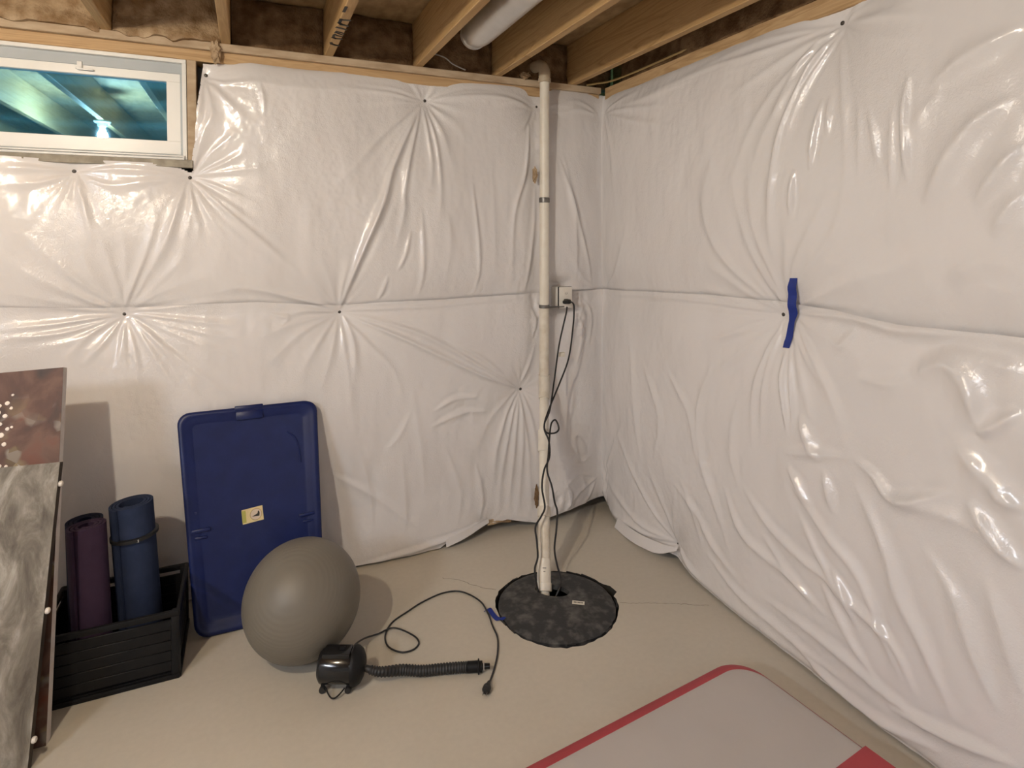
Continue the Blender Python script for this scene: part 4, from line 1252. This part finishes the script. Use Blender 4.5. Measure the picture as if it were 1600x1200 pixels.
def cord(name, label, pts, r=.0048, plug=None):
    t = thing(name, label, 'cord', pts[-1])
    obj('cable', MB().tube(spline(pts, 6), r, 8), 'rubber', t)
    if plug:
        obj('plug', plug, 'rubber', t)
    return t


pl = MB().box((-0.292, -0.105, 1.324), (.030, .046, .026), bevel=.007, seg=3)
pl.box((-0.312, -0.118, 1.322), (.028, .026, .020), bevel=.006, seg=2)
cord('pump_cord', 'black sump pump cord plugged into the outlet, falling outermost beside the pipe',
     [(-0.290, -0.125, 1.326), (-0.278, -0.145, 1.318), (-0.270, -0.145, 1.288), (-0.276, -0.145, 1.183), (-0.305, -0.145, 1.0), (-0.365, -0.145, 0.858), (-0.462, -0.205, 0.741),
      (-0.522, -0.262, 0.663), (-0.515, -0.305, 0.598), (-0.536, -0.352, 0.529), (-0.586, -0.390, 0.484), (-0.622, -0.436, 0.415), (-0.630, -0.484, 0.337),
      (-0.66, -0.505, 0.303), (-0.705, -0.530, 0.268), (-0.712, -0.560, 0.211), (-0.722, -0.590, 0.150), (-0.748, -0.612, 0.110), (-0.752, -0.64, 0.05), (-0.735, -0.655, -0.02)], plug=pl)
pl = MB().box((-0.308, -0.128, 1.300), (.024, .024, .030), bevel=.006, seg=2)
pl.lathe([(.006, 0), (.009, .006), (.009, .016), (.006, .022)], (-0.334, -0.145, 1.232), (0, 0, -1), 10)
cord('float_switch_cord', 'black float switch cord wound around the pipe nearer to it',
     [(-0.308, -0.13, 1.295), (-0.322, -0.145, 1.26), (-0.338, -0.145, 1.20), (-0.368, -0.145, 1.078), (-0.396, -0.145, 0.897), (-0.466, -0.222, 0.741), (-0.520, -0.262, 0.68),
      (-0.520, -0.285, 0.640), (-0.470, -0.29, 0.632), (-0.438, -0.275, 0.648), (-0.448, -0.255, 0.690), (-0.478, -0.26, 0.672), (-0.515, -0.31, 0.602), (-0.541, -0.350, 0.543), (-0.570, -0.392, 0.477),
      (-0.562, -0.43, 0.408), (-0.565, -0.467, 0.341), (-0.562, -0.49, 0.3), (-0.590, -0.532, 0.229), (-0.612, -0.555, 0.150), (-0.615, -0.59, 0.085), (-0.612, -0.622, 0.040), (-0.640, -0.662, 0.022), (-0.672, -0.672, -0.02)])
# wire tie clip
tag(obj('wall_clip', MB().box((-0.335, -0.118, 1.020), (.036, .014, .026), bevel=.003), 'pvc'), 'small white cable clip behind the cords below the outlet', 'clip')

# ------------------------------------------------------------------ sump cover
sump = thing('sump_cover', 'round scuffed black sump pit cover set in the floor', 'sump cover', (SUMP[0], SUMP[1], 0.0))
bm_ = bmesh.new()
no, ni = 72, 36
ovs, ivs = [], []
for k in range(no):
    a = 2 * math.pi * k / no
    r_ = .270 + (rnd.uniform(-.004, .002) if rnd.random() < .5 else 0)
    ovs.append(bm_.verts.new((SUMP[0] + r_ * math.cos(a), SUMP[1] + r_ * math.sin(a), 0)))
HC = (-0.685, -0.668)
for k in range(ni):
    a = 2 * math.pi * k / ni
    lx_, ly_ = .082 * math.cos(a), .046 * math.sin(a)
    c_, s_ = math.cos(math.radians(-40)), math.sin(math.radians(-40))
    ivs.append(bm_.verts.new((HC[0] + lx_ * c_ - ly_ * s_, HC[1] + lx_ * s_ + ly_ * c_, 0)))
mids = []
ed = [bm_.edges.new((ovs[i], ovs[(i + 1) % no])) for i in range(no)] + [bm_.edges.new((ivs[i], ivs[(i + 1) % ni])) for i in range(ni)]
bmesh.ops.triangle_fill(bm_, use_beauty=True, use_dissolve=False, edges=ed)
hole = set(ivs)
bmesh.ops.delete(bm_, geom=[f for f in bm_.faces if all(v in hole for v in f.verts)], context='FACES_ONLY')
bmesh.ops.subdivide_edges(bm_, edges=[e for e in bm_.edges if not e.is_boundary and e.calc_length() > .05], cuts=5)
bmesh.ops.triangulate(bm_, faces=bm_.faces)
for v in bm_.verts:
    d = math.hypot(v.co.x - SUMP[0], v.co.y - SUMP[1])
    v.co.z = 0.006 + 0.016 * (1 - (d / .27) ** 4) - (0.006 if d > .262 else 0)
top_faces = list(bm_.faces)
ex = bmesh.ops.extrude_face_region(bm_, geom=top_faces)
for g in ex['geom']:
    if isinstance(g, bmesh.types.BMVert):
        g.co.z -= 0.022
cover = obj('cover_disc', MB().bm(bm_), 'sump', sump, angle=30)
mb = MB()
for k in range(12):                       # torn bits of gasket round the rim
    a = 2 * math.pi * rnd.random()
    r_ = .274 + rnd.uniform(0, .006)
    mb.box((SUMP[0] + r_ * math.cos(a), SUMP[1] + r_ * math.sin(a), .002), (rnd.uniform(.02, .06), rnd.uniform(.004, .008), .006), rot=a + math.pi / 2 + rnd.uniform(-.15, .15))
gk = obj('torn_gasket', mb, 'rubber', sump); gk['kind'] = 'stuff'
lrot = math.radians(-33)
obj('paper_label', MB().box((-0.621, -0.806, .0245), (.056, .024, .002), rot=lrot), 'paper', sump, smooth=False)
mb = MB()
for k in range(7):
    mb.box((-0.621 + (-.019 + k * .0063) * math.cos(lrot), -0.806 + (-.019 + k * .0063) * math.sin(lrot), .0258), (.0038, .0075, .0008), rot=lrot)
obj('label_print', mb, 'ink', bpy.data.objects['paper_label'], smooth=False)

# ------------------------------------------------------------------ tapes
def ribbon(path, wvec, width, name, mat, label, cat, group=None, thick=.0012):
    P = [Vector(p) for p in path]; mb = MB(); vs = []; fs = []
    for i, p in enumerate(P):
        wv = Vector(wvec[i] if isinstance(wvec, list) else wvec).normalized() * (width[i] if isinstance(width, list) else width) / 2
        t = (P[min(i + 1, len(P) - 1)] - P[max(i - 1, 0)]).normalized()
        nn = t.cross(wv).normalized() * thick / 2
        vs += [p - wv - nn, p + wv - nn, p + wv + nn, p - wv + nn]
    for i in range(len(P) - 1):
        for k in range(4):
            fs.append((i * 4 + k, i * 4 + (k + 1) % 4, (i + 1) * 4 + (k + 1) % 4, (i + 1) * 4 + k))
    fs += [(3, 2, 1, 0), tuple((len(P) - 1) * 4 + k for k in range(4))]
    mb.add(vs, fs)
    return tag(obj(name, mb, mat, angle=60), label, cat, group)


tp = []
for y_, z_, out_ in spline([(-1.432, 1.536, .003), (-1.428, 1.490, .018), (-1.425, 1.430, .024), (-1.424, 1.395, .014), (-1.412, 1.350, .010), (-1.402, 1.300, .008), (-1.390, 1.250, .003)], 4):
    dep = float(blanket_depth(np.array([[-y_]]), np.array([[z_]]), PINS_R, FOLDS_RIGHT, SEAM_R, 31, None)[0, 0])
    tp.append((PIN_BACK - max(dep, 0.025) - out_ - .004, y_, z_))
wd = list(np.interp(np.linspace(0, 1, len(tp)), [0, .12, .5, .62, .9, 1], [.030, .035, .036, .024, .029, .027]))
ribbon(tp, (0.25, -1, 0.05), wd, 'tape_strip', 'tape', "strip of blue painter's tape hanging on the right wall seam", 'tape', 'blue tape pieces')
ft = spline([(-1.018, -0.655, .003), (-1.005, -0.668, .012), (-1.000, -0.70, .006), (-0.992, -0.735, .004), (-0.975, -0.745, .008), (-0.965, -0.748, .004)], 4)
ribbon(ft, (0.9, 0.35, 0.15), .022, 'tape_strip', 'tape', "small crumpled scrap of blue painter's tape on the floor", 'tape', 'blue tape pieces')
# white tape flaps at the lower hems
hp_ = []
for s_, z_ in ((-1.02, .030), (-0.98, .040), (-0.93, .050), (-0.87, .062), (-0.81, .072), (-0.75, .082)):
    dep = float(blanket_depth(np.array([[s_]]), np.array([[z_]]), PINS_B, FOLDS_BACK, SEAM_B, 11, None)[0, 0]) + 0.03 * (0.30 - z_) / 0.3
    hp_.append((s_, PIN_BACK - dep - .006, z_))
ribbon(hp_, (0.1, -.15, -1), [.040, .042, .040, .036, .030, .022], 'tape_flap', 'film', 'folded white tape flap at the lower hem left of the pipe', 'tape', 'white hem tape flaps')
ribbon(spline([(-0.035, -0.235, .030), (-0.045, -0.36, .032), (-0.048, -0.50, .046), (-0.030, -0.64, .068), (-0.004, -0.74, .110)], 4), (-.35, 0.1, -1), [.060] * 12 + [.052, .045, .036, .028, .022], 'tape_flap', 'film', 'folded white tape flap at the lower hem of the right wall', 'tape', 'white hem tape flaps')

# ------------------------------------------------------------------ blue storage lid
lid = thing('storage_bin_cover', 'large navy blue plastic storage bin lid leaning against the wall', 'lid', (-1.95, -0.353, 0.0))
UP = Vector((0, .283, .865)).normalized(); WX = Vector((1, 0, 0)); NN = WX.cross(UP)   # NN faces the room
if NN.y > 0: NN = -NN
LB = Vector((-2.197, -0.353, 0.004))


def L(x, h, d=0.0):
    """lid coordinates: across, up, out of the face; narrows slightly to the bottom"""
    x = x - (0.085 * h / 0.92 if x < 0.2 else 0.085 * h / 0.92 * max(0, (0.5 - x) / 0.3))
    return LB + WX * x + UP * h + NN * d


def lring(inset, d, r):
    return [L(x, h, d) for x, h in rrect(-.012 + inset, .512 - inset, inset, .936 - inset, r, 6)]


rings_ = [lring(.012, -.030, .050), lring(.0, -.028, .055), lring(.0, -.002, .055), lring(.006, .004, .052), lring(.020, .004, .045),
          lring(.026, .000, .042), lring(.032, .000, .040), lring(.052, -.010, .030), lring(.058, -.0115, .028)]
lb = obj('lid_body', MB().rings(rings_), 'lid', lid, angle=50)


def lbox(cx, ch, w, h, d0, d1, name, mat, par, bev=.002, tilt=0.0):
    c = L(cx, ch, (d0 + d1) / 2)
    rotm = Matrix((WX, UP, NN)).transposed() @ Matrix.Rotation(tilt, 3, 'Z')
    return obj(name, MB().box(c, (w, h, abs(d1 - d0)), rot=rotm, bevel=bev), mat, par)


lbox(.270, .932, .125, .022, -.028, .007, 'end_latch', 'lid', lid, .005)
lbox(.270, .897, .118, .040, -.004, .0055, 'latch_pad', 'lid', lid, .004)
lbox(.045, .425, .075, .014, -.010, .004, 'side_clip', 'lid', lid, .003, math.radians(3))
lbox(.040, .395, .055, .010, -.010, .000, 'side_clip', 'lid', lid, .003)
lbox(.455, .415, .070, .014, -.010, .004, 'side_clip', 'lid', lid, .003, math.radians(3))
lbox(.460, .385, .050, .010, -.010, .000, 'side_clip', 'lid', lid, .003)
lbox(.030, .500, .008, .008, -.010, -.003, 'mould_dot', 'lid', lid, .001)
rib = MB().tube(spline([L(.395, .80, -.010), L(.425, .765, -.010), L(.438, .70, -.010), L(.440, .65, -.010)], 6), .0045, 8)
obj('moulded_rib', rib, 'lid', lid)
stk = lbox(.250, .452, .088, .062, -.0115, -.0100, 'sticker', 'sticker', lid, 0, math.radians(5))
lbox(.218, .449, .017, .052, -.0102, -.0095, 'sticker_band', 'sticker_green', stk, 0, math.radians(5))
for nm, r0, mt, d in (('sticker_ring', .0255, 'sticker_ring', -.0097), ('sticker_disc', .0225, 'sticker_white', -.0092)):
    obj(nm, MB().lathe([(r0, 0), (r0, .0006)], L(.262, .453, d), NN, 28), mt, stk, smooth=False)
poly = [(-.016, -.008), (.012, -.009), (.014, .003), (.012, .014), (.008, .013), (.006, .003), (-.003, -.002)]
obj('sticker_figure', MB().rings([[L(.262 + a, .453 + c, -.0085) for a, c in poly], [L(.262 + a, .453 + c, -.0078) for a, c in poly]]), 'ink', stk, smooth=False)

# ------------------------------------------------------------------ exercise ball
BR = 0.228
bpos = Vector((-1.80, -0.612, BR))
b = bmesh.new(); bmesh.ops.create_uvsphere(b, u_segments=72, v_segments=48, radius=BR)
ballm = bpy.data.meshes.new('exercise_ball'); b.to_mesh(ballm); b.free()
ballm.polygons.foreach_set('use_smooth', [True] * len(ballm.polygons)); ballm.materials.append(M['ball'])
ball = bpy.data.objects.new('exercise_ball', ballm); COL.objects.link(ball)
ball.location = bpos
pole = Vector((-0.25, -0.72, 0.65)).normalized()
ball.rotation_mode = 'QUATERNION'; ball.rotation_quaternion = pole.to_track_quat('Z', 'Y')
tag(ball, 'grey inflated exercise ball in front of the blue lid', 'ball')
WLOC[ball.name] = (0, 0, 0)
vp = MB().lathe([(.009, BR - .003), (.009, BR + .0008), (.006, BR + .0016), (.002, BR + .0016)], (0, 0, 0), (0, 0, -1), 16)
obj('valve_plug', vp, 'ball', ball)

# ------------------------------------------------------------------ air pump
AX = Vector((.915, -.403, 0)); FR = Vector((-.403, -.915, 0))     # along the drum, towards the viewer
PC = Vector((-1.684, -0.849, 0.075))
pump = thing('air_pump', 'black electric air pump with ribbed hose lying in front of the grey ball', 'air pump', (PC.x, PC.y, 0))
obj('drum', MB().lathe([(.040, -.072), (.053, -.072), (.058, -.068), (.060, -.062), (.060, .045), (.058, .052), (.046, .055)], PC, AX, 40), 'black_plastic', pump)
obj('front_dome', MB().lathe([(.058, .048), (.067, .050), (.069, .056), (.067, .064), (.056, .080), (.038, .090), (.024, .094)], PC, AX, 40), 'black_matte', pump)
obj('rear_grille', MB().lathe([(.044, -.078), (.048, -.076), (.048, -.068)], PC, AX, 32), 'black_matte', pump)
rotp = Matrix((AX, -FR, Vector((0, 0, 1)))).transposed()
obj('switch_housing', MB().box(PC + Vector((0, 0, .048)) - AX * .008 + FR * .004, (.104, .060, .034), rot=rotp, bevel=.005), 'black_plastic', pump)
obj('rocker_switch', MB().box(PC + Vector((0, 0, .068)) + AX * .010, (.022, .014, .008), rot=rotp, bevel=.002), 'black_matte', pump)
for k, a in ((-1, -.056), (1, .040)):
    for sgn in (1, -1):
        base = PC + AX * a + FR * (.040 * sgn); base.z = .010
        obj('foot', MB().lathe([(.011, -.008), (.012, -.006), (.012, .006), (.011, .008)], base + Vector((0, 0, .002)), FR, 14), 'rubber', pump)
        st = PC + AX * a + FR * (.034 * sgn); st.z = .022
        obj('foot_bracket', MB().box(st, (.014, .012, .030), rot=rotp, bevel=.002), 'black_matte', pump)
hp = []
for t_ in np.linspace(0, 1, 14):
    a = math.pi * t_
    p = PC + AX * (-.040 + .070 * t_) + FR * (.050 + .028 * math.sin(a)); p.z = .026 - .018 * math.sin(a)
    hp.append(p)
obj('wire_handle', MB().tube(hp, .0028, 8), 'black_matte', pump)
# hose
H0 = PC + AX * .088; H0.z = .066
H1 = PC + AX * .150; H1.z = .050
hpath = spline([tuple(H0), tuple(H1), (-1.46, -0.905, .028), (-1.39, -0.930, .0205), (-1.32, -0.950, .0205), (-1.25, -0.972, .0205), (-1.195, -0.992, .0205)], 26)
rs = []
for i in range(len(hpath)):
    f_ = i / (len(hpath) - 1)
    base_ = 0.0125 if f_ < .06 else 0.0150 + 0.0040 * min(1, (f_ - .06) / .25)
    rs.append(base_ if f_ < .06 or f_ > .95 else base_ + (.0015 if i % 4 < 2 else -.0015))
obj('hose', MB().tube(hpath, rs, 16), 'rubber', pump, angle=80)
hd = (Vector(hpath[-1]) - Vector(hpath[-3])).normalized(); hd.z = 0
ht = Vector(hpath[-1])
obj('hose_cuff', MB().lathe([(.016, -.03), (.0205, -.028), (.0205, .012), (.027, .013), (.027, .018), (.0195, .019), (.0195, .030), (.013, .031)], ht, hd, 24), 'black_matte', pump)
obj('hose_nozzle', MB().lathe([(.011, .030), (.0115, .034), (.0105, .058), (.008, .060)], ht, hd, 20), 'black_plastic', pump)
obj('nozzle_ring', MB().lathe([(.013, .0335), (.0155, .034), (.0155, .037), (.013, .0375)], ht, hd, 20), 'cable_grey', pump)
cz = .0045
cpts = [(-1.640, -0.862, .122), (-1.618, -0.775, .088), (-1.565, -0.680, .040), (-1.50, -0.630, .010), (-1.43, -0.622, .013), (-1.365, -0.690, .006), (-1.352, -0.745, cz), (-1.385, -0.778, cz), (-1.435, -0.772, cz), (-1.475, -0.715, cz), (-1.470, -0.640, cz),
        (-1.425, -0.570, cz), (-1.34, -0.520, cz), (-1.262, -0.480, cz), (-1.155, -0.452, cz), (-1.072, -0.478, cz), (-1.018, -0.580, cz), (-1.020, -0.690, .009), (-1.030, -0.770, cz),
        (-1.040, -0.850, cz), (-1.072, -0.930, cz), (-1.106, -0.990, cz), (-1.140, -1.040, cz), (-1.183, -1.098, .008)]
cd = obj('power_cord', MB().tube(spline(cpts, 7), .0036, 8), 'rubber', pump, angle=80)
pd = Vector((-.043, -.058, 0)).normalized(); pp_ = Vector((-1.180, -1.095, .014))
obj('plug', MB().lathe([(.005, -.020), (.007, -.015), (.0085, 0), (.015, .008), (.016, .024), (.013, .030), (.006, .031)], pp_, pd, 18), 'rubber', cd)
pr_ = Vector((-pd.y, pd.x, 0))
mb = MB()
for k in (-1, 1):
    mb.box(pp_ + pd * .040 + pr_ * (.0065 * k), (.018, .0016, .0065), rot=math.atan2(pd.y, pd.x))
obj('plug_prong', mb, 'steel_band', cd, smooth=False)

# ------------------------------------------------------------------ black crate with rolled mats
CX0, CX1, CY0, CY1, CH = -2.70, -2.245, -0.560, -0.195, 0.265
crate = thing('storage_crate', 'black slatted plastic crate on the floor beside the blue lid', 'crate', ((CX0 + CX1) / 2, (CY0 + CY1) / 2, 0))
w = CX1 - CX0; dd = CY1 - CY0; xc, yc = (CX0 + CX1) / 2, (CY0 + CY1) / 2
obj('crate_base', MB().box((xc, yc, .012), (w - .02, dd - .02, .018), bevel=.004), 'black_matte', crate)
for x in (CX0 + .014, CX1 - .014):
    for y in (CY0 + .014, CY1 - .014):
        obj('corner_post', MB().box((x, y, CH / 2), (.030, .030, CH - .004), bevel=.006), 'black_matte', crate)
mb = MB()
for z_, t_ in ((CH - .010, .024), (.010, .020)):
    for sgn in (-1, 1):
        mb = MB().box((xc, yc + sgn * (dd / 2 - .004), z_), (w, .016, t_), bevel=.005)
        obj('rim_rail' if z_ > .1 else 'foot_rail', mb, 'black_matte', crate)
        mb = MB().box((xc + sgn * (w / 2 - .004), yc, z_), (.016, dd, t_), bevel=.005)
        obj('rim_rail' if z_ > .1 else 'foot_rail', mb, 'black_matte', crate)
for z_ in (.050, .090, .130, .170, .210):
    for sgn in (-1, 1):
        obj('slat', MB().box((xc, yc + sgn * (dd / 2 - .010), z_), (w - .03, .008, .0385), bevel=.002, seg=1), 'black_matte', crate)
        obj('slat', MB().box((xc + sgn * (w / 2 - .010), yc, z_), (.008, dd - .03, .0385), bevel=.002, seg=1), 'black_matte', crate)


def rolled_mat(name, label, base, top, r, turns, mat, hole=.35, strap=None):
    t = thing(name, label, 'yoga mat', base)
    base, top = Vector(base), Vector(top)
    ax = (top - base); H_ = ax.length; ax.normalize()
    e1 = (Vector((1, 0, 0)) - ax * ax.x).normalized(); e2 = ax.cross(e1)
    n = 44 * turns; vs = []; fs = []
    th = (r - r * hole) / turns
    a_off = -2.2
    for j, (hh) in enumerate((0.0, H_)):
        for side_ in (0, 1):
            for k in range(n + 1):
                a = a_off + 2 * math.pi * turns * k / n
                rad = r * hole + th * (k / (n / turns)) / 1.0 - (th * .10 if side_ else 0) + (0 if side_ else -th * .86)
                rad = max(rad, r * .12)
                vs.append(base + ax * hh + (e1 * math.cos(a) + e2 * math.sin(a)) * rad)
    m_ = n + 1
    def I(j, s_, k): return (j * 2 + s_) * m_ + k
    for k in range(n):
        fs += [(I(0, 0, k), I(0, 0, k + 1), I(1, 0, k + 1), I(1, 0, k)), (I(0, 1, k), I(1, 1, k), I(1, 1, k + 1), I(0, 1, k + 1)),
               (I(1, 0, k), I(1, 0, k + 1), I(1, 1, k + 1), I(1, 1, k)), (I(0, 0, k), I(0, 1, k), I(0, 1, k + 1), I(0, 0, k + 1))]
    for k in (0, n):
        fs.append((I(0, 0, k), I(1, 0, k), I(1, 1, k), I(0, 1, k)))
    obj('foam_roll', MB().add(vs, fs), mat, t)
    if strap:
        p = base + ax * strap
        obj('elastic_strap', MB().lathe([(r * .99, -.007), (r * 1.03, -.006), (r * 1.03, .006), (r * .99, .007)], p, ax, 40), 'rubber', t)
        f_ = Vector((-.05, -1, 0)); f_ = (f_ - ax * f_.dot(ax)).normalized()
        obj('strap_buckle', MB().box(p + f_ * (r * 1.04) + Vector((.02, .006, 0)), (.022, .004, .012), bevel=.001), 'cable_grey', t)
    return t


rolled_mat('yoga_mat', 'rolled purple yoga mat standing in the black crate', (-2.540, -0.445, .025), (-2.566, -0.405, .590), .071, 3, 'mat_purple', .42)
rolled_mat('yoga_mat', 'rolled slate blue yoga mat with a black strap in the crate', (-2.395, -0.340, .025), (-2.430, -0.330, .622), .083, 3, 'mat_blue', .56, strap=.47)
rolled_mat('yoga_mat', 'dark navy rolled mat at the back of the crate behind the purple one', (-2.590, -0.285, .025), (-2.600, -0.275, .560), .070, 3, 'mat_navy', .40)

# ------------------------------------------------------------------ leaning pictures
def leaning(base_r, top_r, yaw, roll):
    """corner function: u from right edge to left, v up the face, d out of the face"""
    br, tr_ = Vector(base_r), Vector(top_r)
    upv = (tr_ - br); Ht = upv.length; upv.normalize()
    wv = Vector((-math.cos(yaw) * math.cos(roll), math.sin(yaw) * math.cos(roll), math.sin(roll)))
    nv_ = wv.cross(upv).normalized()
    if nv_.y > 0: nv_ = -nv_
    wv = upv.cross(nv_).normalized()
    if wv.x > 0: wv = -wv
    return (lambda u, v, d=0.0: br + wv * u + upv * v + nv_ * d), Ht


def slab(P, u0, u1, v0, v1, d0, d1):
    c = [P(u0, v0, d0), P(u1, v0, d0), P(u1, v1, d0), P(u0, v1, d0), P(u0, v0, d1), P(u1, v0, d1), P(u1, v1, d1), P(u0, v1, d1)]
    return MB().add(c, [(0, 1, 2, 3), (4, 7, 6, 5), (0, 4, 5, 1), (1, 5, 6, 2), (2, 6, 7, 3), (3, 7, 4, 0)])


PA, HA = leaning((-2.622, -0.735, 0.002), (-2.634, -0.395, 1.205), math.radians(8), math.radians(4.0))
art = thing('canvas_painting', 'tall brown and rust abstract canvas with white blossom dabs', 'painting', (-2.9, -0.8, 0))
obj('canvas_body', slab(PA, 0, .70, 0, HA, -.034, -.001), 'canvas_edge', art, smooth=False)
face = obj('painted_face', slab(PA, .0, .70, .0, HA, -.001, .0004), 'painting', art, smooth=False)
mb = MB()
dabs = [(.155, .085, 5), (.170, .113, 8), (.193, .120, 7), (.198, .145, 11), (.157, .132, 6), (.175, .158, 8), (.188, .185, 7), (.203, .205, 8), (.165, .205, 7), (.152, .200, 5), (.183, .225, 10),
        (.208, .232, 8), (.172, .258, 8), (.193, .268, 10), (.210, .292, 9), (.196, .330, 10), (.182, .332, 7), (.162, .336, 6), (.215, .160, 9), (.222, .118, 8), (.230, .200, 9), (.240, .260, 10), (.225, .330, 8), (.250, .140, 9), (.262, .220, 8)]
for u, v_, r_ in dabs:
    c = PA(u, HA - v_, .0006); nrm = (PA(0, 0, 1) - PA(0, 0, 0))
    k = MB().lathe([(r_ * .00095, 0), (r_ * .00085, .0012), (r_ * .0005, .002), (.0002, .0023)], c, nrm, 9)
    e1 = (PA(1, 0) - PA(0, 0)); mb.add([Vector(p) + e1 * rnd.uniform(-.0006, .0006) for p in k.v], k.f)
db = obj('blossom_dabs', mb, 'dab', face); db['kind'] = 'stuff'; db['label'] = 'small white blossom dabs'

PB, HB = leaning((-2.645, -0.838, 0.002), (-2.614, -0.548, 0.892), math.radians(9), math.radians(5.0))
pan = thing('bark_panel', 'grey brown bark textured panel leaning in front of the rust canvas', 'panel', (-2.9, -0.9, 0))
obj('panel_body', slab(PB, 0, .68, 0, HB, -.028, -.002), 'dark_wood', pan, smooth=False)
obj('panel_face', slab(PB, 0, .68, 0, HB, -.002, .0006), 'bark', pan, smooth=False)
for v_ in (HB - .075, HB - .48, .085):
    c = PB(0, v_, -.012); ax = PB(0, 0) - PB(1, 0)
    obj('edge_bumper', MB().lathe([(.006, -.003), (.0095, .001), (.0105, .006), (.0085, .011), (.004, .0135), (.001, .014)], c, ax, 14), 'bead', pan)

# ------------------------------------------------------------------ inflated gym mat with red edging
MA = math.radians(6.3)
E1 = Vector((-math.cos(MA), -math.sin(MA), 0)); E2 = Vector((math.sin(MA), -math.cos(MA), 0))
MO = Vector((-0.278, -1.432, 0))
WID, LEN, THK = 1.25, 2.6, 0.10
gym = thing('gym_mat', 'inflated pale grey gym mat with red edging on the floor', 'gym mat', (MO + E1 * WID / 2 + E2 * LEN / 2))


def mring(inset, z, r):
    return [MO + E1 * x + E2 * y + Vector((0, 0, z)) for x, y in rrect(inset, WID - inset, inset, LEN - inset, r, 10)]


def mtop(far, side_, z, r):
    return [MO + E1 * x + E2 * y + Vector((0, 0, z)) for x, y in rrect(side_, WID - side_, far, LEN - far, r, 10)]


obj('red_edging', MB().rings([mring(.012, .001, .11), mring(.003, .008, .12), mring(.0, .02, .12), mring(.0, .075, .12), mring(.004, .088, .118), mring(.012, .0950, .112), mtop(.044, .017, .0975, .105)], cap0=True, cap1=False), 'track_red', gym, angle=60)
obj('top_sheet', MB().rings([mtop(.042, .016, .0965, .105), mtop(.046, .020, .0985, .104), mtop(.07, .05, .0995, .09)], cap0=True, cap1=True), 'track_white', gym, angle=60)
cst = MO + E1 * (WID / 2) + E2 * .560
obj('red_band', MB().box(cst + Vector((0, 0, .0995)), (WID - .006, .15, .0030), rot=math.atan2(E1.y, E1.x)), 'track_red', gym, smooth=False)
